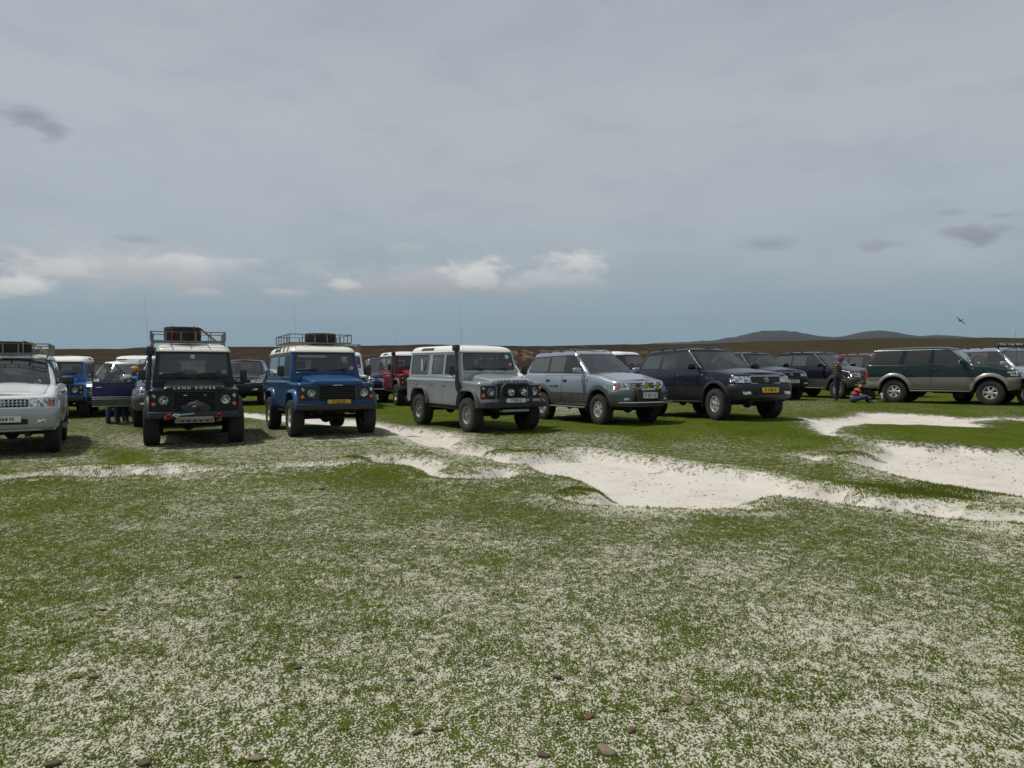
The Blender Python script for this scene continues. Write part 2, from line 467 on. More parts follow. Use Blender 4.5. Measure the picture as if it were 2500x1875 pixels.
def wheel(parent, x, y, r=.40, w=.27, rim_r=.215, style='steel', mat=None, mud=True, steer=0.0, name='wheel'):
    key = ('hub',)
    if key not in _wm:
        b = B(); b.lathe([(.0, .10), (.15, .10), (.15, .06), (.09, .05), (.09, -.02), (0, -.02)], seg=20)
        me = bpy.data.meshes.new('wheel_hub'); b.bm.to_mesh(me); b.bm.free(); me.materials.append(M['under']); _wm[key] = me
    o = bpy.data.objects.new(name, _wm[key]); C.objects.link(o); o.parent = parent
    o.location = (x, y, r-.012); a = random.uniform(0, 6)
    o.rotation_euler = (0, a, steer+(PI if y > 0 else 0))
    o.rotation_mode = 'XYZ'
    for nm, me in (('tyre', tyre_mesh(r, w, rim_r, mud)), ('rim', rim_mesh(rim_r, w, style, mat or M['steel_white']))):
        c = bpy.data.objects.new(nm, me); C.objects.link(c); c.parent = o
    return o
# ------------------------------------------------------------------ shared bits
def seats(parent, xs_front, rows, zc, hw, mat, tall=0):
    for y in (-hw, hw):
        b = B()
        b.box(xs_front-.45, xs_front+.02, y-.24, y+.24, zc-.32, zc-.16, .05)
        b.box(xs_front-.56, xs_front-.42, y-.24, y+.24, zc-.2, zc+.40, .06, rot=Matrix.Rotation(R(-12), 4, 'Y'), piv=Vector((xs_front-.5, y, zc-.2)))
        b.box(xs_front-.60, xs_front-.50, y-.13, y+.13, zc+.42, zc+.62, .045, rot=Matrix.Rotation(R(-8), 4, 'Y'), piv=Vector((xs_front-.5, y, zc)))
        b.done('seat', mat, parent)
    for x in rows:
        b = B(); b.box(x-.12, x, -hw-.28, hw+.28, zc-.25, zc+.36, .05, rot=Matrix.Rotation(R(-10), 4, 'Y'), piv=Vector((x, 0, zc-.2)))
        for y in (-hw-.02, hw+.02): b.box(x-.19, x-.10, y-.12, y+.12, zc+.36, zc+.53, .04)
        b.done('rear_bench', mat, parent)
def steering(parent, x, y, z):
    b = B(); ring = []; rot = Matrix.Rotation(R(-28), 3, 'Y')
    for k in range(20):
        a = 2*PI*k/20; ring.append(Vector((x, y, z))+rot @ Vector((0, .19*math.cos(a), .19*math.sin(a))))
    b.tube(ring, .015, 6, closed=True)
    b.tube([ring[0], Vector((x, y, z)), ring[10]], .014, 6); b.tube([Vector((x, y, z)), Vector((x+.22, y, z-.16))], .03, 8)
    b.done('steering_wheel', M['inner'], parent)
def dash(parent, x0, x1, hw, z0, z1):
    B().box(x0, x1, -hw, hw, z0, z1, .05).done('dashboard', M['inner'], parent)
def plate(parent, x, z, txt, yellow=False, y=0.0, w=.52, h=.112, size=.095, xs=.92):
    b = B(); b.box(x, x+.012, y-w/2, y+w/2, z-h/2, z+h/2, .004, 1)
    p = b.done('number_plate', M['plate_y'] if yellow else M['plate_w'], parent)
    lettering(txt, size, M['ink'], p, Matrix.Translation((x+.0145, y, z-.002)) @ FRONT, .0015, 1.02, xs)
    return p
def wiper(parent, p0, p1, p2):
    b = B(); b.tube([p0, p1], .010, 6); b.tube([Vector(p1)+(Vector(p2)-Vector(p1))*t for t in (-.9, -.3, .4, 1)], .009, 5)
    b.done('wiper', M['trim'], parent)
def spare_lying(name, label, loc, rz, r, w, mat_strap=None, style='steel'):
    """a spare wheel lying flat on a rack"""
    t = empty(name, loc, rz); tag(t, label, 'spare wheel')
    for nm, me in (('tyre', tyre_mesh(r, w, .215, True)), ('rim', rim_mesh(.215, w, style, M['steel_silver']))):
        c = bpy.data.objects.new(nm, me); C.objects.link(c); c.parent = t; c.rotation_euler = (R(90) if nm == 'tyre' else R(-90), 0, 0); c.location = (0, 0, w/2)
    if mat_strap:
        for y in (-.55*r, .62*r):
            c_ = math.sqrt((r+.03)**2-y*y)
            B().tube([(c_+.01, y, -.03), (c_+.012, y, w*.5), (c_-.02, y, w+.01), (-c_+.02, y, w+.01), (-c_-.012, y, w*.5), (-c_-.01, y, -.03)], .011, 5).done('strap', mat_strap, t)
        for p0, p1 in (((r*.45, r*.80, w), (r*.8, r*1.75, -.02)), ((r*.1, r*.95, w*.95), (r*.1, r*1.9, -.02))):
            B().tube([p0, p1], .011, 5).done('strap', mat_strap, t)
    return t
def roof_rack(parent, x0, x1, hw, z, h=.17, legz=None, mat=None, nx=4, slats=9, leg_in=.0, yc=0):
    mat = mat or M['rack']; r = B(); q = .014
    for zz in (z, z+h):
        r.tube([(x0, -hw, zz), (x1, -hw, zz), (x1, hw, zz), (x0, hw, zz)], q, 6, closed=True)
    for k in range(nx+1):
        x = x0+(x1-x0)*k/nx
        for y in (-hw, hw): r.tube([(x, y, z), (x, y, z+h)], q*.9, 6)
    for k in range(1, 5):
        y = -hw+2*hw*k/5
        for x in (x0, x1): r.tube([(x, y, z), (x, y, z+h)], q*.9, 6)
    root = r.done('roof_rack', mat, parent)
    b = B()
    for k in range(slats):
        x = x0+(x1-x0)*(k+.5)/slats; b.box(x-.02, x+.02, -hw+.01, hw-.01, z-.02, z-.004)
    for y in (-hw*.5, 0, hw*.5): b.box(x0+.01, x1-.01, y-.015, y+.015, z-.034, z-.022)
    b.done('rack_floor', mat, root); root.location = (0, yc, 0)
    if legz is not None:
        for k in range(4):
            x = x0+(x1-x0)*(.08+.84*k/3)
            for sy in (-1, 1): B().tube([(x, sy*(hw-.02), z), (x, sy*(hw-leg_in), legz)], .013, 6).done('rack_leg', mat, root)
    return root
def whip(parent, base, top, r=.004):
    B().tube([base, (Vector(base)*.5+Vector(top)*.5)+Vector((0, .01, 0)), top], [r, r*.8, r*.5], 5).done('aerial', M['trim'], parent)
def screen_sticker(parent, c, nrm, r, mat, name='sticker'):
    b = B(); n = Vector(nrm).normalized(); A = Vector((0,0,1)).cross(n).normalized(); Bv = n.cross(A); c = Vector(c)
    v = [b.bm.verts.new(c+A*r*math.cos(2*PI*k/16)+Bv*r*math.sin(2*PI*k/16)) for k in range(16)]
    v2 = [b.bm.verts.new(q.co+n*.002) for q in v]
    b.bm.faces.new(v2)
    for k in range(16): b.bm.faces.new((v[k], v[(k+1) % 16], v2[(k+1) % 16], v2[k]))
    b.done(name, mat, parent)
def arch_sweep(path, yb, out, wrad, side):
    """flare following a path of (x, z) points, yb(x,z) = body surface half width there"""
    b = B(); P = [Vector((x, 0, z)) for x, z in path]; n = len(P); pts = []; As = []
    for i in range(n):
        t = (P[min(i+1, n-1)]-P[max(i-1, 0)]).normalized(); nr = Vector((-t.z, 0, t.x))
        pts.append(Vector((P[i].x, side*yb(P[i].x, P[i].z), P[i].z))); As.append(nr)
    b.sweep(pts, As, Vector((0, side, 0)), [(0, -.12), (0, out*.92), (.012, out), (wrad*.45, out*.82), (wrad*.8, out*.4), (wrad, .0), (wrad, -.015), (.01, -.015), (.01, -.12)])
    return b
# ------------------------------------------------------------------ upright 110 station wagon
_var = {}
def defender(o):
    """origin: ground under the front axle, +x forward, -y the driver's (right) side"""
    root = empty('off_road_station_wagon', (0, 0, 0))
    P = o['paint']; RF = o.get('roof', M['white']); fl = o.get('flare', P); WB = 2.794; TR = o.get('r', .41)
    body = Shell()
    zt = lambda x: float(np.interp(x, [-3.8, -.60, -.46, .45, .7], [1.225, 1.225, 1.195, 1.175, 1.165]))
    rows = [(0, -.02), (.03, -.008), (.3, 0), (.6, 0), (.9, 0), (.955, .008), (1.0, .0)]
    zb = .585
    for t, dw in rows:
        body.loop(half_outline(-3.70, .60, .872+dw, .05, .10, 0, .012, ns=42, na=4, nf=10), lambda x, y, t=t: (zb+.02+(.0 if x < .3 else .0))+(zt(x)-zb-.02)*t)
    body.skin(0)
    for ins, dz in ((.012, .018), (.04, .026)):
        body.loop(half_outline(-3.70+ins, .60-ins, .872-ins, .05, .10, 0, .012, ns=42, na=4, nf=10), lambda x, y, dz=dz: zt(x)+dz)
    body.skin(0, len(body.loops)-3)
    body.deck(lambda x: 0.0, 6, xmin=-.7)
    body.fix()
    yside = lambda x, z: .872
    arches = []
    for cx in (0.0, -WB):
        w0, w1, zt_ = .50, .30, .975
        arches.append(rpoly([(cx-w0, .40), (cx+w0, .40), (cx+w0-.02, .72), (cx+w1, zt_), (cx-w1, zt_), (cx-w0+.02, .72)], [0, 0, .1, .14, .14, .1]))
    seam = body.new('door_seal', M['ink'], -.006)
    doors = []
    for sd in (-1, 1):
        for a in arches: body.carve(a, 'xz', sd, -1)
        for x0, x1, cut in ((-1.395, -.575, 0), (-2.20, -1.42, 1)):
            pl = [(x0, .64), (x1, .64), (x1, 1.205), (x0, 1.205)]
            if cut: pl = [(x0+.12, .64), (x1, .64), (x1, 1.205), (x0, 1.205), (x0, .90)]
            pl = rpoly(pl, .03, 2); body.carve(pl, 'xz', sd, seam, only=(0,))
            di = body.new('door', P); body.carve(inset(pl, .008), 'xz', sd, di, only=(seam,)); doors.append(di)
    # front: lamp panels and radiator opening
    fp = o.get('front_panel', M['trim'])
    for sd in (-1, 1):
        pi = body.new('headlight_surround', fp, .004)
        body.carve(rpoly([(sd*.445, .80), (sd*.835, .80), (sd*.835, 1.125), (sd*.445, 1.125)], .025, 2), 'yz', 1, pi, only=(0,))
    gi = body.new('radiator', M['under'], -.03); body.carve([(-.41, .80), (.41, .80), (.41, 1.15), (-.41, 1.15)], 'yz', 1, gi, only=(0,))
    parts = body.out('body', P, root); bo = parts[0]
    # greenhouse: windows, bulkhead and roof
    g = Shell(); GT = o.get('gt', 1.93); WT = GT-.028
    for s_ in (0, .12, .25, .5, .75, .92, 1.0):
        z = 1.19+(GT-1.19)*s_; dx = -.17*max(0, (z-1.40)/(GT-1.40))
        hw = .845-.085*s_
        g.loop(half_outline(-3.67+.05*s_, -.455+dx, hw, .05, .05, 0, .008, ns=44, na=3, nf=10), lambda x, y, z=z: z)
    g.skin(0)
    RI = 5; nb = len(g.loops)-1
    hw = .76
    g.loop(half_outline(-3.65, -.585, hw+.028, .06, .07, 0, .02, ns=44, na=3, nf=10), lambda x, y: GT-.006)
    g.loop(half_outline(-3.655, -.575, hw+.030, .06, .07, 0, .02, ns=44, na=3, nf=10), lambda x, y: GT+.016)
    for k in range(0, 7):
        a = k/6*PI/2; ins = .19*(1-math.cos(a)); dz = .15*math.sin(a)
        g.loop(half_outline(-3.62+ins*.9, -.62-ins*3.6, hw+.008-ins, .12, .14, 0, .04, ns=44, na=3, nf=10), lambda x, y, dz=dz: GT+.02+dz)
    g.skin(RI, nb); g.deck(lambda x: .022, 9, mi=RI); g.fix()
    gl = o.get('glass', M['glass'])
    rub = g.new('window_rubber', M['trim'], -.003)
    def win(poly, plane, sd, name, mat=None, d=.022):
        g.carve(poly, plane, sd, rub, only=(0, RI))
        i = g.new(name, mat or gl, -.006); g.carve(inset(poly, d), plane, sd, i, only=(rub,))
    win(rpoly([(-.735, 1.475), (.735, 1.475), (.695, WT), (-.695, WT)], .05), 'yz', 1, 'windscreen')
    if o.get('back', True):
        win(rpoly([(-.36, 1.38), (.36, 1.38), (.36, 1.83), (-.36, 1.83)], .04), 'yz', -1, 'rear_window')
    for sd in (-1, 1):
        win(rpoly([(-1.36, 1.365), (-.60, 1.365), (-.685, GT-.065), (-1.36, GT-.065)], .03), 'xz', sd, 'side_window')
        win(rpoly([(-2.15, 1.365), (-1.46, 1.365), (-1.46, GT-.065), (-2.15, GT-.065)], .03), 'xz', sd, 'side_window')
        win(rpoly([(-3.50, 1.35), (-2.36, 1.35), (-2.36, GT-.055), (-3.50, GT-.055)], .07), 'xz', sd, 'side_window', o.get('rear_glass'))
        win(rpoly([(-2.95, GT+.05), (-2.12, GT+.05), (-2.16, GT+.125), (-2.91, GT+.125)], .03), 'xz', sd, 'roof_light', M['glass_dark'], .012)
    g.new('x', P)
    # separate body colour and roof colour
    roof_i = g.new('roof', RF)
    for f in g.bm.faces:
        if f.material_index == RI: f.material_index = roof_i
    gp = g.out('upper_body', P, root)
    # waist rail, thin strip above it, bulkhead vents
    b = B()
    for sd in (-1, 1):
        b.box(-3.68, -.62, sd*.872-.006, sd*.872+.008, 1.180, 1.196, .003, 1)
        b.box(-3.64, -.64, sd*.835-.004, sd*.835+.008, 1.300, 1.312, .003, 1)
    b.done('waist_trim', P, root)
    b = B()
    for y0, y1 in ((-.70, -.06), (.06, .70)): b.box(-.46, -.438, y0, y1, 1.405, 1.445, .006, 1)
    b.done('vent_flap', P, root)
    # bonnet
    b = B()
    prof = [(-.50, 1.17), (.615, 1.17), (.645, 1.19), (.64, 1.232), (.60, 1.262), (.3, 1.305), (-.1, 1.34), (-.50, 1.365)]
    secn = [(-.60, 0), (-.585, .7), (-.54, .93), (-.46, 1.0), (-.40, 1.0), (-.36, 1.10), (0, 1.12), (.36, 1.10), (.40, 1.0), (.46, 1.0), (.54, .93), (.585, .7), (.60, 0)]
    st = [(-.46, 1.375), (-.30, 1.362), (0, 1.338), (.30, 1.305), (.50, 1.278), (.60, 1.256), (.635, 1.235), (.648, 1.205)]
    rings = [[b.bm.verts.new((x, y*(1.0 if x < .5 else 1.0-.03*(x-.5)/.15), 1.17+(z-1.17)*(min(k, 1.0)+max(0, k-1)*(1 if x < .45 else .35)))) for y, k in secn] for x, z in st]
    rings.append([b.bm.verts.new((.640, y*.97, 1.165)) for y, k in secn])
    for i in range(len(rings)-1):
        for j in range(len(secn)-1): b.bm.faces.new((rings[i][j], rings[i][j+1], rings[i+1][j+1], rings[i+1][j]))
    bmesh.ops.recalc_face_normals(b.bm, faces=b.bm.faces)
    if sum(f.normal.z for f in b.bm.faces) < 0: bmesh.ops.reverse_faces(b.bm, faces=b.bm.faces)
    hood = b.done('bonnet', P, root)
    if o.get('badge'):
        lettering(o['badge'], .082, o['badge_mat'], hood, Matrix.Translation((.648, 0, 1.222)) @ Matrix.Rotation(R(-28), 4, 'Y') @ FRONT, .003, 1.55, 1.15)
    # grille slats
    b = B(); b.box(.60, .63, -.42, .42, 1.128, 1.168, .006, 1)
    for k in range(8): b.box(.585, .618, -.405, .405, .815+k*.039, .835+k*.039, .005, 1)
    for y in (-.42, .40): b.box(.592, .620, y, y+.02, .80, 1.14, .004, 1)
    b.done('grille', o.get('grille_mat', M['trim_grey']), root)
    # lamps
    for sd in (-1, 1):
        b = B(); b.lathe([(.105, .600), (.107, .622), (.092, .626)], (0, sd*.600, .965), 'x', 28); h = b.done('headlight_rim', M['trim'], root)
        B().lathe([(.097, .612), (.096, .646), (.088, .652), (.078, .634), (.05, .617), (.022, .611), (.02, .630), (0, .634)], (0, sd*.600, .965), 'x', 28).done('headlight', M['lens'], root)
        B().lathe([(.040, .60), (.038, .628), (.02, .642), (0, .645)], (0, sd*.775, 1.055), 'x', 16).done('side_light', M['lens'], root)
        B().lathe([(.042, .60), (.040, .630), (.02, .646), (0, .649)], (0, sd*.775, .885), 'x', 16).done('indicator', M['amber'], root)
        B().box(-.36, -.30, sd*.872-.004, sd*.872+.016, 1.02, 1.05, .008, 1).done('repeater', M['amber'], root)
    # bumper, sill, valance
    b = B(); b.prism([(-.90, .62), (-.90, .74), (-.80, .765), (.80, .765), (.90, .74), (.90, .62)][::1] and [(.60, -.91), (.80, -.84), (.80, .84), (.60, .91), (.58, .91), (.58, -.91)], 'z', .605, .735, .01)
    b.box(.3, .62, -.46, -.38, .58, .70); b.box(.3, .62, .38, .46, .58, .70)
    b.done('front_bumper', o.get('bumper', M['trim']), root)
    b = B()
    for sd in (-1, 1):
        b.box(-2.30, -.50, sd*.80-.03, sd*.80+.03, .50, .60, .01)
    b.done('sill', M['under'], root)
    # underbody: chassis, axles, engine block, inner wings
    b = B()
    for y in (-.38, .38): b.box(-3.65, .60, y-.04, y+.04, .50, .62)
    b.box(-3.6, -.45, -.60, .60, .58, .66); b.box(-.5, .56, -.50, .50, .55, 1.15); b.box(-1.5, -.6, -.22, .22, .40, .6, .05)
    for x in (0, -WB):
        b.tube([(x, -.70, TR), (x, .70, TR)], .045, 10); b.ball((x, -.12 if x == 0 else .05, TR), .14, 2)
        b.box(x-.47, x+.47, -.56, .56, .62, 1.0)
    b.tube([(.18, -.66, TR-.02), (.18, .66, TR-.02)], .02, 8); b.tube([(-.1, .02, TR+.04), (-1.0, .02, .50), (-2.7, .02, TR+.03)], .03, 8)
    b.done('chassis', M['under'], root)
    for x in (0, -WB):
        for sd in (-1, 1):
            b = B(); a = arches[0] if x == 0 else arches[1]
            path = [(x+dx, z) for dx, z in ((.49, .60), (.475, .72), (.31, .955), (.20, .985), (-.20, .985), (-.31, .955), (-.475, .72), (-.49, .60))]
            arch_sweep([(x+dx*1.0, z) for dx, z in ((.505, .60), (.485, .72), (.44, .82), (.35, .93), (.26, .972), (0, .98), (-.26, .972), (-.35, .93), (-.44, .82), (-.485, .72), (-.505, .60))][::-1], yside, o.get('fw', .05), .085, sd).done('wheel_arch', fl, root)
    for x, yy in ((0, 1), (-WB, 1)):
        for sd in (-1, 1): wheel(root, x, sd*o.get('trk', .765), TR, o.get('tw', .275), .215, o.get('style', 'steel'), o.get('rim', M['steel_white']), True)
    for sd in (-1, 1):
        b = B(); b.box(-3.36, -3.345, sd*.74-.15, sd*.74+.15, .33, .66); b.done('mud_flap', M['trim'], root)
        # mirror on its arm
        b = B(); b.tube([(-.60, sd*.85, 1.28), (-.52, sd*.98, 1.30), (-.50, sd*1.04, 1.36)], .012, 6)
        b.box(-.54, -.475, sd*1.04-.075, sd*1.04+.075, 1.36, 1.60, .03)
        mo = b.done('mirror', M['trim'], root)
        B().box(-.546, -.541, sd*1.04-.06, sd*1.04+.06, 1.38, 1.58, .02, 1).done('mirror_glass', M['chrome'], mo)
        for dx in (-1.27, -2.02):
            B().box(dx-.06, dx+.06, sd*.872-.004, sd*.872+.022, 1.05, 1.085, .008, 1).done('door_handle', M['trim'], root)
        b = B()
        for hx in (-.57, -1.41):
            for hz in (.76, 1.12): b.box(hx-.03, hx+.03, sd*.872-.004, sd*.872+.018, hz-.04, hz+.04, .008, 1)
        b.done('door_hinge', P, root)
    wiper(root, (-.45, -.20, 1.46), (-.475, -.42, 1.51), (-.482, -.16, 1.535)); wiper(root, (-.45, .50, 1.46), (-.475, .28, 1.51), (-.482, .54, 1.535))
    seats(root, -.95, (-2.15,), 1.14, .38, M['seat']); steering(root, -.72, -.40, 1.34); dash(root, -.62, -.47, .74, 1.1, 1.44)
    B().box(-3.6, -.5, -.8, .8, 1.0, 1.03).done('cabin_floor', M['inner'], root)
    # spare wheel on the back door, tail lamps
    if o.get('spare', True):
        wheel(root, -3.90, -.12, .40, .25, .215, 'steel', M['steel_silver'], True, name='spare_wheel')
        w = [c for c in root.children if c.name.startswith('spare_wheel')][-1]; w.rotation_euler = (0, 0, R(-90)); w.location = (-3.90, -.12, 1.20)
    for sd in (-1, 1): B().lathe([(.04, -3.69), (.038, -3.72), (0, -3.73)], (0, sd*.78, .90), 'x', 14).done('tail_light', M['red'], root)
    b = B(); b.box(-3.78, -3.70, -.88, .88, .60, .70, .01); b.done('rear_bumper', M['trim'], root)
    if o.get('snorkel'):
        b = B(); y = -.90
        b.tube([(-.30, y, .92), (-.36, y-.04, 1.02), (-.40, y-.05, 1.16), (-.46, y-.02, 1.32), (-.58, y+.03, 1.62), (-.66, y+.06, 1.90), (-.68, y+.06, 1.97)], [.06, .062, .058, .05, .045, .045, .05], 10)
        b.box(-.80, -.58, y, y+.13, 1.95, 2.10, .03)
        b.done('snorkel', M['trim'], root)
    return root
# ------------------------------------------------------------------ rounded estate-type off-roaders
SP = {}
SP['five_door'] = dict(wb=2.675, nose=.84, rear=1.14, hw=.885, hwb=.80, hwt=.655, zs=.47, zbelt=1.275, zcowl=1.265, znose=1.085, crown=.055, zre=1.865, zrc=.055,
    xc=-.36, xwt=-1.16, xrt=-3.42, xrb=-3.78, r=.395, tw=.265, arch=.475, zclad=.80, fb=(.50, .885), grille=(.43, .91, 1.055), lamp=(.445, .87, .90, 1.075), ctap=.06,
    wins=[[(-1.64, 1.325), (-.74, 1.315), (-1.20, 1.79), (-1.62, 1.80)], [(-2.44, 1.335), (-1.69, 1.327), (-1.67, 1.80), (-2.43, 1.795)], [(-3.50, 1.35), (-2.50, 1.337), (-2.48, 1.793), (-3.36, 1.77)]],
    doors=[(-1.66, -.60), (-2.50, -1.67)])
SP['big'] = dict(wb=2.85, nose=.86, rear=1.16, hw=.945, hwb=.855, hwt=.70, zs=.50, zbelt=1.275, zcowl=1.26, znose=1.115, crown=.06, zre=1.845, zrc=.06,
    xc=-.42, xwt=-1.27, xrt=-3.60, xrb=-3.98, r=.405, tw=.28, arch=.49, zclad=.86, fb=(.53, .90), grille=(.46, .915, 1.095), lamp=(.49, .93, .935, 1.10), ctap=.07,
    wins=[[(-1.74, 1.325), (-.82, 1.315), (-1.34, 1.785), (-1.72, 1.795)], [(-2.56, 1.335), (-1.82, 1.327), (-1.81, 1.795), (-2.56, 1.79)], [(-3.66, 1.35), (-2.68, 1.337), (-2.66, 1.788), (-3.54, 1.765)]],
    doors=[(-1.78, -.66), (-2.64, -1.79)])
SP['long'] = dict(wb=2.97, nose=.80, rear=1.02, hw=.905, hwb=.835, hwt=.72, zs=.50, zbelt=1.335, zcowl=1.30, znose=1.14, crown=.05, zre=1.915, zrc=.05,
    xc=-.40, xwt=-1.12, xrt=-3.70, xrb=-3.955, r=.42, tw=.275, arch=.50, zclad=.92, fb=(.52, .93), grille=(.40, .95, 1.12), lamp=(.44, .87, .965, 1.13), ctap=.06,
    wins=[[(-1.70, 1.375), (-.78, 1.365), (-1.22, 1.86), (-1.70, 1.87)], [(-2.66, 1.385), (-1.86, 1.377), (-1.80, 1.87), (-2.56, 1.87)], [(-3.82, 1.40), (-2.84, 1.387), (-2.72, 1.87), (-3.68, 1.855)]],
    doors=[(-1.76, -.64), (-2.72, -1.78)])
def emblem(parent, x, z, s=1.0, mat=None, name='emblem', y=0):
    b = B(); n = 20
    for cx, cz, rx, rz in ((0, 0, .075, .052), (0, -.004, .026, .046), (0, .018, .050, .022)):
        b.tube([(x, y+s*(cx+rx*math.cos(2*PI*k/n)), z+s*(cz+rz*math.sin(2*PI*k/n))) for k in range(n)], .0052*s, 5, closed=True)
    return b.done(name, mat or M['chrome'], parent)
def suv(kind, o):
    S = dict(SP[kind]); S.update(o.get('spec', {}))
    root = empty('off_road_estate_car', (0, 0, 0)); P = o['paint']; CL = o.get('clad', P); FL = o.get('flare', CL)
    xr, xf, hw = -S['wb']-S['rear'], S['nose'], S['hw']; zs = S['zs']; WB = S['wb']; TR = o.get('r', S['r'])
    zt = lambda x: float(np.interp(x, [xr, -2.2, S['xc']-.1, S['xc']+.25, xf-.45, xf-.15, xf], [S['zbelt']+.02, S['zbelt']+.005, S['zcowl']-.02, S['zcowl']-.035, S['znose']+.035, S['znose'], S['znose']-.02]))
    rr, rf, bf = .14, .24, .085
    wp = [(0, -.055, -.07), (.12, -.018, -.03), (.3, 0, -.005), (.5, .004, 0), (.7, -.006, -.012), (.85, -.022, -.03), (.95, -.042, -.045), (1.0, -.062, -.060)]
    body = Shell()
    def ho(dw, dx, g=0):
        return half_outline(xr-min(0, dx)*.4, xf+dx, hw+dw, rr, rf, .03, bf, S['ctap'], -.2, ns=40, na=5, nf=9)
    for t, dw, dx in wp: body.loop(ho(dw, dx), lambda x, y, t=t: zs+(zt(x)-zs)*t)
    body.skin(0)
    i0 = len(body.loops)-1
    for ins, dz in ((.025, .018), (.06, .030), (.11, .038)):
        body.loop(ho(-.062-ins, -.060-ins), lambda x, y, dz=dz: zt(x)+dz)
    body.skin(0, i0); body.deck(lambda x: S['crown']*float(np.interp(x, [S['xc']-.3, S['xc']+.5, xf-.3, xf], [1, .9, .7, .25])), 10, xmin=S['xc']-.30)
    body.fix()
    seam = body.new('door_seal', M['ink'], -.007); ar = S['arch']
    opn = o.get('open_door', False)
    clad = body.new('side_cladding', CL, .004)
    for sd in (-1, 1):
        for cx in (0, -WB):
            body.carve([(p[0], p[1]) for p in circle(cx, TR+.03, ar, 28)], 'xz', sd, -1, nmin=.2)
        if CL is not P:
            body.carve([(xr-.1, zs-.05), (xf+.1, zs-.05), (xf+.1, S['zclad']), (xr-.1, S['zclad'])], 'xz', sd, clad, only=(0,), nmin=.15)
        for k, (x0, x1) in enumerate(S['doors']):
            ztop = S['zbelt']-.012
            if k == 0: pl = [(x0, zs+.05), (x1-.06, zs+.05), (x1, zs+.2), (x1, ztop-.01), (x0, ztop)]
            else: pl = [(x0+.30, zs+.05), (x1, zs+.05), (x1, ztop), (x0, ztop+.005), (x0, S['zclad']+.12), (x0+.18, S['zclad']-.02)]
            pl = rpoly(pl, .035, 2); both = (0, clad)
            if opn and sd == -1 and k == 0: body.carve(pl, 'xz', sd, -1, only=both); continue
            # lower (cladding) half and painted half keep their own colour
            got = body.carve(pl, 'xz', sd, seam, only=(0,)); dn = body.new('door', P); body.carve(inset(pl, .009), 'xz', sd, dn, only=(seam,))
            seam = body.new('door_seal', M['ink'], -.007)
            if CL is not P:
                body.carve(pl, 'xz', sd, seam, only=(clad,)); dn2 = body.new('door_cladding', CL, .004, dn); body.carve(inset(pl, .009), 'xz', sd, dn2, only=(seam,))
                seam = body.new('door_seal', M['ink'], -.007)
    bi = body.new('bonnet', P, .004)
    seam2 = body.new('bonnet_gap', M['ink'], -.004)
    hp = rpoly([(S['xc']-.02, -.62), (xf-.20, -.56), (xf-.09, -.40), (xf-.07, 0), (xf-.09, .40), (xf-.20, .56), (S['xc']-.02, .62)], 0)
    wa = S['hw']*.80; hp = [(S['xc']+.02, -wa), (xf-.30, -wa*.93), (xf-.19, -wa*.80), (xf-.14, 0), (xf-.19, wa*.80), (xf-.30, wa*.93), (S['xc']+.02, wa)]
    body.carve(hp, 'xy', 1, seam2, only=(0,), nmin=.3); body.carve(inset(hp, .008), 'xy', 1, bi, only=(seam2,), nmin=.3)
    y1, z0, z1 = S['grille']
    gi = body.new('radiator', M['under'], -.012); gp = rpoly(o.get('grille_poly', [(-y1, z0), (y1, z0), (y1, z1), (-y1, z1)]), .04, 3)
    body.carve(gp, 'yz', 1, gi, only=(0, clad), nmin=.2)
    ya, yb, la, lb = S['lamp']
    for sd in (-1, 1):
        li = body.new('headlight', M['lens'], .006)
        lp = [(sd*ya, la), (sd*(yb-.10), la), (sd*(yb+.1), la+.02), (sd*(yb+.1), lb-.03), (sd*(yb-.14), lb-.005), (sd*(ya+.01), lb-.015)]
        cut = rpoly([q for q in lp], .02, 2)
        body.carve(cut, 'yz', 1, li, only=(0, clad), nmin=.22)
        if o.get('ind', True):
            ii = body.new('indicator', M['amber_dull'], .007, li)
            body.carve(rpoly([(sd*(yb-.15), la+.03), (sd*(yb-.085), la+.03), (sd*(yb-.075), lb-.045), (sd*(yb-.15), lb-.04)], .015, 2), 'yz', 1, ii, only=(li,), nmin=.2)
        ti = body.new('tail_light', M['red'], .006)
        body.carve([(sd*(hw-.17), .88), (sd*(hw+.2), .88), (sd*(hw+.2), 1.17), (sd*(hw-.17), 1.17)], 'yz', -1, ti, only=(0, clad), nmin=.2)
        body.carve([(xr-.1, .88), (xr+.13, .88), (xr+.13, 1.17), (xr-.1, 1.17)], 'xz', sd, ti, only=(0, clad), nmin=.1)
    body.out('body', P, root)
    # greenhouse
    g = Shell(); n_ = 8; zre = S['zre']
    for i in range(n_):
        s_ = i/(n_-1); hwg = S['hwb']+(S['hwt']-S['hwb'])*s_**1.15
        g.loop(half_outline(S['xrb']+(S['xrt']-S['xrb'])*s_, S['xc']+(S['xwt']-S['xc'])*s_, hwg, .10, .13, .04, .10+.02*s_, ns=44, na=5, nf=10),
               lambda x, y, s_=s_: (zt(x)+.012-(.05 if x > S['xc']-.25 else 0)*1.0)*(1-s_)+(zre-.035*abs((x+2.3)/1.2)**3)*s_)
    g.skin(0); nb = len(g.loops)-1
    for k in range(1, 6):
        a = k/5*PI/2; ins = .13*(1-math.cos(a)); dz = .052*math.sin(a)
        g.loop(half_outline(S['xrt']+ins*.8, S['xwt']-ins*1.3, S['hwt']-ins, .10, .13, .04, .12, ns=44, na=5, nf=10), lambda x, y, dz=dz: zre-.035*abs((x+2.3)/1.2)**3+dz)
    g.skin(0, nb); g.deck(lambda x: S['zrc']*.5, 10); g.fix()
    gl = o.get('glass', M['glass']); rub = g.new('window_rubber', M['trim'], -.003)
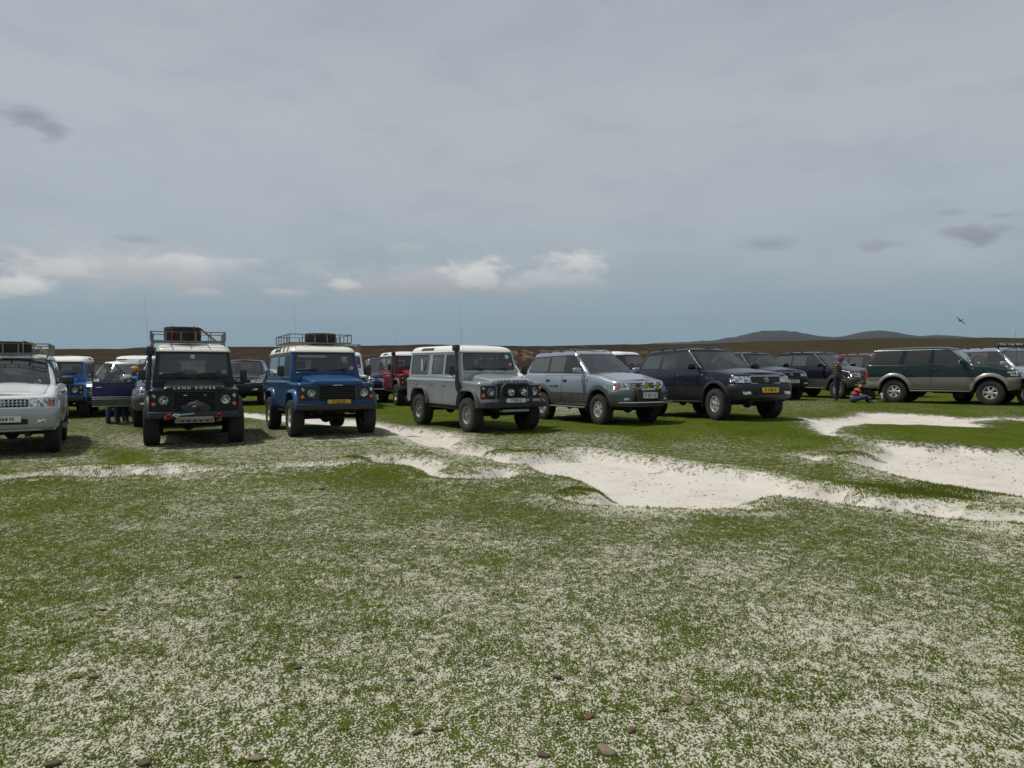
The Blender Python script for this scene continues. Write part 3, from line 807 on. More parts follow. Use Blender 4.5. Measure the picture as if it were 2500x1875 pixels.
    def win(poly, plane, sd, name, mat=None, d=.02, nmin=.35):
        g.carve(poly, plane, sd, rub, only=(0, rub), nmin=nmin)
        i = g.new(name, mat or gl, -.005); g.carve(inset(poly, d), plane, sd, i, only=(rub,), nmin=nmin)
    zc = S['zcowl']
    win(rpoly([(-S['hwb']+.085, zc+.015), (S['hwb']-.085, zc+.015), (S['hwt']-.045, zre-.035), (-S['hwt']+.045, zre-.035)], .07), 'yz', 1, 'windscreen', o.get('screen'), nmin=.25)
    win(rpoly([(-S['hwb']+.16, S['zbelt']+.05), (S['hwb']-.16, S['zbelt']+.05), (S['hwt']-.10, zre-.06), (-S['hwt']+.10, zre-.06)], .07), 'yz', -1, 'rear_window', o.get('rear_glass'))
    for sd in (-1, 1):
        if kind != 'long' and not (opn and sd == -1):
            W_ = S['wins']; g.carve(rpoly(inset([W_[2][0], W_[0][1], W_[0][2], W_[0][3], W_[2][3]], -.016), [.09, .03, .06, 0, .09]), 'xz', sd, rub, only=(0,))
        for k, w in enumerate(S['wins']):
            if opn and sd == -1 and k == 0:
                g.carve(rpoly([(w[0][0]-.04, w[0][1]-.045), (w[1][0]+.06, w[1][1]-.045), (w[2][0]+.03, w[2][1]+.02), (w[3][0]-.03, w[3][1]+.02)], .03), 'xz', sd, -1, only=(0,)); continue
            rads = .03 if k < 2 else [.09, .03, .03, .09]
            win(rpoly(w, rads), 'xz', sd, 'side_window', (o.get('rear_glass') if k else None), .018 if not o.get('bright') else .016)
    g.out('upper_body', P, root)
    # plan path used by bumpers and trims
    def plan(dw, dx, x0, full=True):
        h = [q for q in ho(dw, dx) if q[0] > x0]; h = h+[(q[0], -q[1]) for q in h[::-1][1:]]
        pts = [Vector((q[0], q[1], 0)) for q in h]; As = []
        for i in range(len(pts)):
            t = pts[min(i+1, len(pts)-1)]-pts[max(i-1, 0)]; t.normalize(); a = Vector((t.y, -t.x, 0))
            if a.dot(pts[i]-Vector((-1.5, 0, 0))) < 0: a = -a
            As.append(a)
        return pts, As
    z0b, z1b = S['fb']; U = Vector((0, 0, 1)); BM_ = o.get('bumper', CL)
    pts, As = plan(0, -.01, TR*0+ar*.93)
    b = B(); m_ = (z0b+z1b)/2
    b.sweep(pts, As, U, [(-.06, z0b), (.0, z0b), (.035, z0b+.035), (.055, m_-.04), (.055, m_+.02), (.062, m_+.05), (.058, z1b-.045), (.03, z1b-.008), (-.02, z1b), (-.06, z1b)])
    fb = b.done('front_bumper', BM_, root)
    B().box(xf+.030, xf+.048, -.42, .42, z0b+.10, m_-.01, .006, 1).done('air_intake', M['under'], fb)
    b = B()
    for k in range(3): b.box(xf+.04, xf+.056, -.41, .41, z0b+.115+k*.035, z0b+.125+k*.035)
    b.done('air_intake_bar', M['trim'], fb)
    for sd in (-1, 1):
        b = B(); q = [p for p in zip(pts, As) if .50 < sd*p[0].y < .72]
        b.sweep([p[0] for p in q], [p[1] for p in q], U, [(.02, m_-.075), (.066, m_-.07), (.066, m_+.0), (.02, m_+.005)])
        b.done('fog_light', o.get('fog', M['lens']), fb)
    # rear bumper
    b = B(); b.box(xr-.08, xr+.10, -hw+.03, hw-.03, z0b, z0b+.24, .05); b.box(xr-.05, S['wb']*-1-ar*.95, hw-.10, hw+.01, z0b, z0b+.24, .03); b.box(xr-.05, S['wb']*-1-ar*.95, -hw-.01, -hw+.10, z0b, z0b+.24, .03)
    b.done('rear_bumper', BM_, root)
    # grille
    gk = o.get('gstyle', 'bars'); gx = lambda y: xf-bf*(y/hw)**2-.035
    zg = (z0+z1)/2
    b = B()
    nb_ = {'bars': 3, 'big': 5, 'vert': 2}[gk]
    for k in range(nb_):
        z = z0+(z1-z0)*(k+1)/(nb_+1); h = .012 if gk == 'bars' else .007
        ys = [-y1*.97+2*y1*.97*j/12 for j in range(13)]
        b.sweep([(gx(y)-.02*((z-z0)/(z1-z0)), y, z) for y in ys], Vector((1,0,0)), U, [(-.02, -h), (.012, -h), (.012, h), (-.02, h)])
    if gk == 'vert':
        for k in range(-6, 7): b.box(gx(k*.062)-.02, gx(k*.062)+.014, k*.062-.011, k*.062+.011, z0+.01, z1-.01, .004, 1)
    gr = b.done('grille', M['chrome'] if gk != 'big' else M['trim_grey'], root)
    if gk in ('big', 'bars') and o.get('gframe', gk == 'big'):
        fr = rpoly([(-y1, z0), (y1, z0), (y1+.02, z1), (-y1-.02, z1)], .05, 4); b = B()
        b.tube([(gx(p[0])+.008-.02*((p[1]-z0)/(z1-z0)), p[0], p[1]) for p in fr], .014, 6, closed=True); b.done('grille_frame', M['chrome'], gr)
    if o.get('emblem', True): emblem(gr, gx(0)+.012, zg, 1.0)
    # arches
    for cx in (0, -WB):
        for sd in (-1, 1):
            a0 = R(4); path = [(cx+(ar-.002)*math.cos(a), TR+.03+(ar-.002)*math.sin(a)) for a in [a0+(PI-2*a0)*k/22 for k in range(23)]]
            if cx < -1: path = [p for p in path]
            h0 = ho(0, -.005)
            def yb_(x, z):
                t = max(0, min(1, (z-zs)/(zt(x)-zs))); d = float(np.interp(t, [p[0] for p in wp], [p[1] for p in wp]))
                tt = max(0, min(1, (x+.2)/(xf+.2))); w_ = hw+d
                y = w_*(1-S['ctap']*tt*tt)
                xs1 = xf-bf-rf
                if x > xs1: y -= rf-math.sqrt(max(.01, rf*rf-min(rf*.95, x-xs1)**2))
                return y
            arch_sweep(path[::-1], yb_, o.get('fw', .035), o.get('fh', .10), sd).done('wheel_arch', FL, root)
            # inner wing
            b = B(); q = [(cx+(ar+.01)*math.cos(PI*k/14), TR+.03+(ar+.01)*math.sin(PI*k/14)) for k in range(15)]
            b.sweep([(p[0], sd*(hw-.30), p[1]) for p in q], [Vector((p[0]-cx, 0, p[1]-TR-.03)).normalized() for p in q], Vector((0, sd, 0)), [(0, -.12), (0, .22), (.01, .22), (.01, -.12)])
            b.box(cx-ar, cx+ar, sd*(hw-.42)-.005, sd*(hw-.42)+.005, .5, TR+.03+ar)
            b.done('wheel_well', M['under'], root)
    for cx in (0, -WB):
        for sd in (-1, 1): wheel(root, cx, sd*(hw-.125), TR, S['tw'], .205 if kind != 'long' else .215, o.get('style', 'alloy5'), o.get('rim', M['alloy']), o.get('mud', True), steer=(o.get('steer', 0) if cx == 0 else 0))
    # floor and running gear
    b = B()
    b.box(xr+.05, -WB-ar-.02, -hw+.1, hw-.1, zs-.02, zs+.08); b.box(-WB+ar+.02, -ar-.04, -hw+.07, hw-.07, zs-.04, zs+.06); b.box(-WB-ar-.02, xf-.12, -.45, .45, zs-.04, zs+.08)
    for y in (-.40, .40): b.box(xr+.1, xf-.1, y-.04, y+.04, zs-.11, zs)
    for x in (0, -WB): b.tube([(x, -.70, TR), (x, .70, TR)], .045, 10); b.ball((x, .1, TR), .13, 2)
    b.box(-1.9, -.7, -.25, .25, zs-.15, zs, .04); b.box(xr+.3, -WB-.2, -.3, .3, zs-.14, zs, .05); b.box(-.35, xf-.2, -.35, .35, zs, 1.0)
    b.done('chassis', M['under'], root)
    b = B()
    b.box(xr+.1, S['xc']-.1, -S['hwb']+.06, S['hwb']-.06, 1.0, 1.03)
    b.done('cabin_floor', M['inner'], root)
    zsx = S['zbelt']-.13
    seats(root, S['xwt']-.10, (-2.35, ), zsx, .36, o.get('seat', M['seat'])); steering(root, S['xc']-.52, -.36, S['zcowl']-.0); dash(root, S['xc']-.45, S['xc']-.02, S['hwb']-.06, 1.0, S['zcowl']+.01)
    # side step
    if o.get('step', True):
        for sd in (-1, 1):
            b = B(); b.box(-WB+ar+.04, -ar-.06, sd*(hw-.02)-.09, sd*(hw-.02)+.09, zs-.075, zs-.035, .015); b.done('side_step', o.get('step_mat', M['trim_grey']), root)
    # mud flaps
    for cx in (0, -WB):
        for sd in (-1, 1):
            b = B(); b.box(cx-ar-.03, cx-ar-.015, sd*(hw-.13)-.14, sd*(hw-.13)+.14, .30, zs+.1); b.done('mud_flap', M['trim'], root)
    # mirrors, handles, wipers
    mm = o.get('mirror', P); mx = S['xc']-.42; mz = S['zbelt']+.10
    for sd in (-1, 1):
        if opn and sd == -1: continue
        b = B(); b.box(mx-.03, mx+.09, sd*(hw+.11)-.115, sd*(hw+.11)+.115, mz-.075, mz+.085, .045, 3); b.box(mx, mx+.05, sd*(hw-.07)-.07, sd*(hw-.07)+.07, mz-.06, mz-.03, .01)
        mo = b.done('mirror', mm, root); B().box(mx-.036, mx-.031, sd*(hw+.11)-.095, sd*(hw+.11)+.095, mz-.055, mz+.065, .02, 1).done('mirror_glass', M['chrome'], mo)
    for sd in (-1, 1):
        for k, (x0, x1) in enumerate(S['doors']):
            if opn and sd == -1 and k == 0: continue
            hx = x0+.14; hz = S['zbelt']-.16
            hb = B(); hb.box(hx-.07, hx+.07, sd*(hw-.02)-.02, sd*(hw-.02)+.028, hz-.016, hz+.016, .012, 2)
            ho_ = hb.done('door_handle', o.get('handle', M['trim']), root)
            B().box(hx-.085, hx+.085, sd*(hw-.02)-.02, sd*(hw-.02)+.008, hz-.035, hz+.03, .008, 1).done('handle_recess', M['ink'], ho_)
        B().box(-.53, -.47, sd*(hw-.01)-.01, sd*(hw-.01)+.012, S['zbelt']-.14, S['zbelt']-.10, .006, 1).done('repeater', M['amber'], root)
    xw = S['xc']; zw = S['zcowl']+.012
    for y0 in (-.10, .52):
        wiper(root, (xw+.0, y0, zw+.01), (xw-.05, y0-.28, zw+.035), (xw-.075, y0+.02, zw+.06))
    if o.get('rails', True):
        for sd in (-1, 1):
            b = B(); y = sd*(S['hwt']-.05); zr = zre+.10
            xa, xb_ = S['xwt']-.30, S['xrt']+.18
            b.tube([(xa+.10, y, zre+.035), (xa, y, zr-.01), (xa-.15, y, zr), (xb_+.15, y, zr), (xb_, y, zr-.01), (xb_-.10, y, zre+.03)], .018, 8)
            for q in (.33, .66): xq = xa+(xb_-xa)*q; b.box(xq-.05, xq+.05, y-.016, y+.016, zre+.02, zr, .006, 1)
            b.done('roof_rail', o.get('rail_mat', M['trim']), root)
    if o.get('strips'):
        for sd in (-1, 1):
            b = B()
            for zq in o['strips']: b.box(-WB+ar+.06, -ar-.05, sd*hw-.004, sd*hw+.014, zq-.009, zq+.009, .004, 1)
            b.done('side_strip', M['chrome'], root)
    root['_x'] = 0; del root['_x']
    return root, dict(S=S, gx=gx, hw=hw, xf=xf, xr=xr, zs=zs)
# ------------------------------------------------------------------ terrain
def W(px, d, z=0.0): return ((px-1250)/FPX*d, d)
HC = [(137,14.3,-.04),(472,16,-.06),(808,17.2,.05),(1226,18,.06),(1524,19.3,.16),(1821,19.2,.28),(2300,25.8,.36),(1912,30,.33),(2087,30.5,.35),(200,25,-.12),
      (330,20.7,-.02),(260,21.9,-.09),(310,22.1,-.09),(600,31,.05),(960,28.4,.15),(1250,12,0),(1250,5,0),(0,8,0),(2500,10,0.05),(1250,1,0),(600,10,0),(1900,12,.05),(1250,45,.15),(300,45,0),(2300,45,.35)]
HP = np.array([W(a, b)+(c,) for a, b, c in HC])
def vnoise(X, Y, s, seed=0):
    """smooth value noise, 0..1"""
    x = np.asarray(X)*s; y = np.asarray(Y)*s; xi = np.floor(x).astype(np.int64); yi = np.floor(y).astype(np.int64); fx = x-xi; fy = y-yi
    fx = fx*fx*(3-2*fx); fy = fy*fy*(3-2*fy)
    def h(a, b):
        n = (a*374761393+b*668265263+seed*974711) & 0x7fffffff; n = ((n ^ (n >> 13))*1274126177) & 0x7fffffff
        return ((n ^ (n >> 16)) & 0xffff)/65535.0
    return (h(xi, yi)*(1-fx)+h(xi+1, yi)*fx)*(1-fy)+(h(xi, yi+1)*(1-fx)+h(xi+1, yi+1)*fx)*fy
def fbm(X, Y, s, o=4, seed=0):
    a = 0; t = 0
    for k in range(o): a = a+vnoise(X, Y, s*2**k, seed+k)*.5**k; t += .5**k
    return a/t
def sstep(x, a, b):
    t = np.clip((x-a)/(b-a), 0, 1); return t*t*(3-2*t)
CREST_X = [-600, 0, 300, 620, 940, 1045, 1240, 1500, 1640, 1880, 2080, 2370, 2500, 3100]
CREST_Y = [856, 855, 851, 846, 842, 839, 844, 844, 841, 834, 828, 823, 822, 818]
def base_z(X, Y):
    X = np.asarray(X, float); Y = np.asarray(Y, float)
    num = np.zeros_like(X); den = np.zeros_like(X)
    for hx, hy, hz in HP:
        w = 1/((X-hx)**2+(Y-hy)**2+1.2)**1.6; num += w*hz; den += w
    z = num/den
    z = z+(fbm(X, Y, .35, 2, 3)-.5)*.05*sstep(Y, 0, 6)
    Yp = np.maximum(Y, 1); px = 1250+X/Yp*FPX
    crest = np.interp(px, CREST_X, CREST_Y)
    zc = 1.6+(898-crest)/FPX*720+(fbm(X, Y, .012, 3, 11)-.5)*5.0*sstep(Y, 300, 650)
    t = np.clip((Y-62)/(720-62), 0, 1)
    zr = z*(1-sstep(Y, 60, 260))+zc*(.78*t**1.25+.22*sstep(Y, 250, 720))
    zr = zr+(fbm(X, Y, .03, 3, 5)-.5)*1.6*sstep(Y, 80, 300)
    return zr-sstep(Y, 740, 1500)*zc*1.2
SANDS = {
 'A': ([(0,1176),(63,1173),(95,1170),(190,1167),(253,1170),(316,1166),(380,1164),(443,1162),(506,1155),(585,1152),(700,1147),(803,1141),(864,1135),(893,1132),(954,1135),(999,1139),(1031,1151),(1052,1167),(1088,1174),(1169,1175),(1243,1173),(1262,1160),(1251,1149),(1202,1151),(1157,1163),(1088,1165),(1068,1155),(1084,1143),(1080,1130),(1023,1121),(966,1116),(909,1118),(864,1129),(795,1136),(700,1137),(649,1144),(601,1142),(538,1146),(459,1146),(411,1138),(380,1147),(316,1142),(269,1150),(221,1145),(190,1150),(152,1150),(120,1158),(57,1161),(0,1170),(-300,1176),(-700,1186),(-700,1194),(-300,1184)], .13, .24),
 'B': ([(925,1034),(1007,1044),(1031,1046),(1068,1053),(1129,1064),(1128,1075),(1108,1088),(1169,1097),(1198,1105),(1259,1117),(1300,1112),(1353,1108),(1414,1101),(1450,1103),(1524,1113),(1589,1122),(1648,1132),(1718,1142),(1788,1149),(1847,1157),(1922,1172),(1972,1187),(2036,1190),(2111,1203),(2146,1220),(2220,1223),(2345,1238),(2352,1252),(2345,1266),(2275,1264),(2220,1257),(2121,1244),(2046,1232),(1972,1224),(1897,1214),(1872,1216),(1813,1232),(1840,1247),(1822,1249),(1723,1247),(1630,1243),(1549,1242),(1460,1237),(1400,1229),(1373,1222),(1454,1224),(1456,1206),(1434,1184),(1393,1168),(1353,1165),(1324,1159),(1291,1138),(1235,1135),(1190,1121),(1125,1111),(1088,1097),(1047,1093),(1007,1079),(966,1058),(940,1048)], .15, .30),
 'C': ([(2500,1219),(2394,1204),(2295,1187),(2195,1165),(2121,1145),(2071,1130),(2121,1109),(2146,1094),(2126,1079),(2195,1083),(2270,1092),(2345,1090),(2419,1100),(2500,1100),(2900,1104),(3300,1110),(3300,1330),(2900,1280)], .13, .35),
 'C2': ([(1947,1114),(1992,1111),(2031,1121),(1987,1130)], .06, .4),
 'D': ([(1952,1020),(1977,1042),(2007,1054),(2066,1062),(2036,1052),(2066,1040),(2111,1035),(2245,1035),(2404,1043),(2404,1037),(2370,1030),(2444,1019),(2500,1024),(2700,1030),(2700,1022),(2444,1014),(2345,1019),(2295,1011),(2171,1006),(2096,1005),(2086,1016),(1997,1023)], .08, .35),
 'E': ([(500,1004),(600,1008),(700,1015),(800,1021),(880,1026),(930,1034),(1000,1044),(960,1052),(900,1041),(800,1039),(700,1030),(600,1019),(500,1010)], .10, .5),
 'F': ([(2300,1270),(2370,1258),(2500,1262),(2900,1290),(2900,1312),(2500,1284)], .05, .4),
}
for k in SANDS:
    pts, dp, wd = SANDS[k]; out = []
    for px, py in pts:
        x, y = backproj(px, py, 0.0)
        for _ in range(3): x, y = backproj(px, py, float(base_z(x, y)))
        out.append((x, y))
    SANDS[k] = (np.array(out), dp, wd)
def poly_sd(X, Y, P):
    """signed distance, positive inside"""
    d = np.full(X.shape, 1e9); ins = np.zeros(X.shape, bool); n = len(P)
    for i in range(n):
        ax, ay = P[i]; bx, by = P[(i+1) % n]; ex, ey = bx-ax, by-ay; L = ex*ex+ey*ey+1e-12
        t = np.clip(((X-ax)*ex+(Y-ay)*ey)/L, 0, 1); dx = X-ax-t*ex; dy = Y-ay-t*ey
        d = np.minimum(d, dx*dx+dy*dy)
        c = ((ay > Y) != (by > Y)) & (X < (bx-ax)*(Y-ay)/((by-ay) if abs(by-ay) > 1e-9 else 1e-9)+ax); ins ^= c
    d = np.sqrt(d); return np.where(ins, d, -d)
def sand_fields(X, Y):
    sd = np.full(X.shape, -9.0); drop = np.zeros(X.shape)
    for k, (P, dp, wd) in SANDS.items():
        m = (X > P[:,0].min()-1.5) & (X < P[:,0].max()+1.5) & (Y > P[:,1].min()-1.5) & (Y < P[:,1].max()+1.5)
        if not m.any(): continue
        q = poly_sd(X[m], Y[m], P); sd[m] = np.maximum(sd[m], q)
        drop[m] = np.maximum(drop[m], dp*sstep(q, -.02, wd)); 
    return sd, drop
def ground_z(X, Y):
    X = np.atleast_1d(np.asarray(X, float)); Y = np.atleast_1d(np.asarray(Y, float))
    sd, dr = sand_fields(X, Y); z = base_z(X, Y)-dr
    lip = np.exp(-((sd+.22)/.22)**2)*.045*(Y < 16)
    return z+lip+(fbm(X, Y, 2.2, 3, 9)-.5)*.035*(Y < 40)
def gz(x, y): return float(ground_z(x, y)[0])
CV = [(100,1850,.42),(500,1800,.42),(900,1850,.45),(1300,1850,.47),(1800,1800,.38),(2400,1850,.30),(2300,1500,.36),(2000,1600,.36),(1500,1500,.42),(1000,1500,.47),(600,1400,.6),(200,1300,.78),
      (50,1450,.72),(100,1200,.9),(300,1220,.72),(500,1250,.55),(700,1200,.62),(700,1280,.5),(1000,1215,.82),(1200,1205,.88),(1300,1190,.75),(1100,1320,.5),(1400,1260,.72),(1500,1290,.62),(1800,1280,.82),(2050,1300,.80),(2250,1320,.66),
      (2400,1400,.5),(1500,1370,.42),(1800,1400,.42),(850,1180,.72),(930,1160,.8),(800,1110,.36),(600,1110,.32),(430,1110,.5),(300,1105,.78),(100,1125,.36),(200,1125,.36),(450,1085,.28),(330,1075,.30),(700,1080,.34),(900,1080,.38),(950,1100,.42),(1200,1085,.42),(1350,1080,.40),(1200,1072,.55),
      (1150,1140,.38),(1250,1145,.42),(1380,1195,.7),(1000,1020,.95),(1100,1020,.97),(1300,1055,.97),(1500,1050,.97),(1700,1045,.97),(1600,1065,.92),(1850,1060,.97),(2000,1085,.9),(1500,1090,.42),(1700,1110,.48),(1850,1125,.52),(1750,1135,.5),(1950,1150,.5),
      (2100,1160,.45),(2200,1195,.62),(2000,1178,.85),(2250,1220,.97),(2150,1205,.93),(2400,1240,.42),(2480,1240,.35),(2050,1110,.42),(2120,1100,.6),(2200,1060,1),(2450,1075,1),(2300,995,.97),(2100,985,.97),(1930,1005,.55),(1980,990,.7),(2200,1025,.75),(1550,1010,.55),(1400,1008,.35),(1620,1015,.7),
      (900,1030,.6),(620,1060,.5),(650,1075,.45),(280,1045,.55),(400,1040,.9),(600,1000,.95),(2460,1035,.7),(0,1000,.95),(700,990,.95),(900,990,.95),(1700,990,.8),(150,1110,.5),(560,1085,.35)]
CVA = np.array([(a/170, math.log(b-880)*4.2, c) for a, b, c in CV])
def cover_of(X, Y):
    Yp = np.maximum(Y, .5); px = 1250+X/Yp*FPX; py = 898+1.6/Yp*FPX
    a = px/170; b = np.log(np.maximum(py-880, 20))*4.2
    num = np.zeros_like(X); den = np.zeros_like(X)
    for u, v, c in CVA:
        w = 1/((a-u)**2+(b-v)**2+.06)**2; num += w*c; den += w
    q = num/den; k = sstep(Y, 9.6, 11.6); return np.where(Y > 32, .97, (.36+.31*q)*(1-k)+(.28+.72*q)*k)
# ---- one sheet: rows by depth, columns fanning out
D0 = 3.0
rows = list(-1.5+np.arange(0, 3.2, .12))
d = rows[-1]
while d < 48: d += max(.020, .0060*(d+.6)); rows.append(d)
while d < 200: d *= 1.018; rows.append(d)
while d < 9000: d *= 1.04; rows.append(d)
rows = np.array(rows); NC = 560
uu = np.linspace(-1, 1, NC); uu = 1.05*(uu*.78+.22*uu**5)*1.0
YY = np.repeat(rows[:, None], NC, 1); XX = uu[None, :]*(YY+D0)
Xf, Yf = XX.ravel(), YY.ravel()
sdv, _ = sand_fields(Xf, Yf); Zf = ground_z(Xf, Yf); cvv = cover_of(Xf, Yf)
me = bpy.data.meshes.new('ground'); nv = Xf.size; nr = len(rows)
co = np.stack([Xf, Yf, Zf], 1).astype(np.float32)
i = np.arange((nr-1)*(NC-1)); r_, c_ = i//(NC-1), i % (NC-1); v0 = r_*NC+c_
quads = np.stack([v0, v0+1, v0+NC+1, v0+NC], 1).astype(np.int32)
me.vertices.add(nv); me.vertices.foreach_set('co', co.ravel())
me.loops.add(quads.size); me.loops.foreach_set('vertex_index', quads.ravel())
me.polygons.add(len(quads)); me.polygons.foreach_set('loop_start', np.arange(0, quads.size, 4, dtype=np.int32))
me.update(); me.shade_smooth()
for nm, arr in (('sdf', sdv), ('cover', cvv)):
    at = me.attributes.new(nm, 'FLOAT', 'POINT'); at.data.foreach_set('value', np.clip(arr, -5, 5).astype(np.float32))
def ground_mat():
    m, nt, out = nmat('turf_and_sand')
    tc = nt.nodes.new('ShaderNodeTexCoord'); o = tc.outputs['Object']
    def attr(n):
        a = nt.nodes.new('ShaderNodeAttribute'); a.attribute_name = n; return a.outputs['Fac']
    sd, cv = attr('sdf'), attr('cover')
    sep = nt.nodes.new('ShaderNodeSeparateXYZ'); nt.links.new(o, sep.inputs[0]); Y = sep.outputs[1]
    mo = nt.nodes.new('ShaderNodeMapping'); mo.inputs['Rotation'].default_value = (0, 0, R(-22)); mo.inputs['Scale'].default_value = (1.15, .72, 1); nt.links.new(o, mo.inputs[0]); n_f = noise(nt, mo.outputs[0], 88, 3, .68); n_m = noise(nt, mo.outputs[0], 17, 3, .6); n_c = noise(nt, o, 3.2, 4, .6); n_l = noise(nt, o, .7, 4, .6); n_g = noise(nt, o, 7, 4, .65)
    # bare sand with a ragged edge
    e = math_(nt, 'ADD', sd, math_(nt, 'MULTIPLY', math_(nt, 'SUBTRACT', n_m, .5), .62))
    e = math_(nt, 'ADD', e, math_(nt, 'MULTIPLY', math_(nt, 'SUBTRACT', n_f, .5), .34))
    e = math_(nt, 'ADD', e, math_(nt, 'MULTIPLY', math_(nt, 'SUBTRACT', n_c, .5), .5))
    bare = mrange(nt, e, -.06, .09)
    # speckled turf: coverage against noise of several sizes
    s = math_(nt, 'MULTIPLY', n_f, .62); s = math_(nt, 'MULTIPLY_ADD', n_m, .24, s); s = math_(nt, 'MULTIPLY_ADD', n_c, .14, s); s = math_(nt, 'MULTIPLY_ADD', n_l, .12, s)
    s = math_(nt, 'ADD', s, math_(nt, 'MULTIPLY', math_(nt, 'SUBTRACT', noise(nt, mo.outputs[0], 11, 4, .7), .5), mrange(nt, Y, 7, 12, 0, .55)))
    near = math_(nt, 'MULTIPLY', mrange(nt, sd, -.55, .0), .10)
    th = math_(nt, 'SUBTRACT', math_(nt, 'MULTIPLY_ADD', cv, .36, .375), near)
    grass = mrange(nt, math_(nt, 'SUBTRACT', th, s), -.020, .026)
    grass = math_(nt, 'MULTIPLY', grass, math_(nt, 'SUBTRACT', 1.0, bare))
    # colours
    g1 = mixc(nt, n_g, (.088,.120,.010), (.155,.190,.024)); g1 = mixc(nt, mrange(nt, n_c, .62, .85), g1, (.120,.115,.022))
    g1 = mixc(nt, mrange(nt, noise(nt, o, .9, 6, .7), .38, .66), g1, mixc(nt, .55, g1, (.036,.056,.003))); g1 = mixc(nt, mrange(nt, Y, 13, 17, 0, .42), g1, (.045,.072,.003)); g1 = mixc(nt, mrange(nt, noise(nt, o, 1.9, 5, .7), .56, .72, 0, .7), g1, (.150,.150,.035)); g1 = mixc(nt, mrange(nt, n_f, .35, .7), mixc(nt, .40, g1, (.040,.064,.003)), g1)
    s1 = mixc(nt, n_m, (.42,.41,.30), (.56,.55,.43)); s1 = mixc(nt, mrange(nt, n_f, .25, .6, 0, 1), (.35,.33,.27), s1)
    clean = mixc(nt, mrange(nt, noise(nt, o, 1.3, 5, .7), .45, .75), (.60,.565,.505), (.515,.45,.39))
    clean = mixc(nt, mrange(nt, noise(nt, mo.outputs[0], 2.6, 6, .75), .56, .70, 0, .6), clean, (.44,.40,.345)); clean = mixc(nt, mrange(nt, noise(nt, o, 90, 2, .5), .62, .72), clean, (.42,.35,.29))
    s1 = mixc(nt, bare, s1, clean)
    col = mixc(nt, grass, s1, g1)
    # pasture and heath farther back
    st = nt.nodes.new('ShaderNodeMapping'); st.inputs['Scale'].default_value = (.6, .022, 0); nt.links.new(o, st.inputs[0]); so = st.outputs[0]
    f1 = noise(nt, so, .22, 6, .7); f2 = noise(nt, so, .16, 5, .65); f3 = noise(nt, so, 1.3, 4, .6); f4 = noise(nt, so, .5, 5, .65)
    past = mixc(nt, f3, (.050,.072,.005), (.100,.108,.012)); past = mixc(nt, mrange(nt, f1, .50, .66), past, (.14,.105,.038))
    heath = mixc(nt, f1, (.012,.007,.004), (.052,.027,.014)); heath = mixc(nt, mrange(nt, f2, .52, .64), heath, (.050,.050,.015))
    heath = mixc(nt, mrange(nt, f4, .58, .72), heath, (.095,.070,.040)); heath = mixc(nt, mrange(nt, f3, .53, .66), heath, (.012,.008,.005))
    px = math_(nt, 'DIVIDE', sep.outputs[0], math_(nt, 'MAXIMUM', Y, 1.0))
    olive = mixc(nt, f1, (.022,.020,.009), (.075,.060,.021)); olive = mixc(nt, mrange(nt, f3, .5, .68), olive, (.018,.015,.007))
    heath = mixc(nt, math_(nt, 'MULTIPLY', mrange(nt, px, .05, .38), .75), heath, olive)
    # pale blown-sand banks on the slope
    dn = math_(nt, 'MULTIPLY', math_(nt, 'MULTIPLY', mrange(nt, px, -.25, .0), mrange(nt, px, .30, .10)), math_(nt, 'MULTIPLY', mrange(nt, Y, 190, 250), mrange(nt, Y, 520, 420)))
    dn = math_(nt, 'MULTIPLY', dn, mrange(nt, noise(nt, so, .3, 6, .75), .46, .64, 0, .62))
    heath = mixc(nt, dn, heath, (.27,.205,.145))
    yn = math_(nt, 'ADD', Y, math_(nt, 'MULTIPLY', math_(nt, 'SUBTRACT', f2, .5), 90))
    col = mixc(nt, mrange(nt, Y, 34, 75), col, past); col = mixc(nt, mrange(nt, yn, 105, 165), col, heath)
    h = math_(nt, 'MULTIPLY_ADD', n_f, .5, math_(nt, 'MULTIPLY_ADD', n_m, .6, math_(nt, 'MULTIPLY', noise(nt, o, 5, 4, .6), 1.8))); hb = math_(nt, 'MULTIPLY', h, math_(nt, 'MULTIPLY_ADD', grass, .9, .25))
    bs = bump(nt, hb, .85, .034)
    bsdf(nt, out, Base_Color=col, Roughness=.92, Normal=bs, Specular_IOR_Level=.03)
    return m
ground = link_mesh('ground', me, ground_mat()); tag(ground, kind='structure')
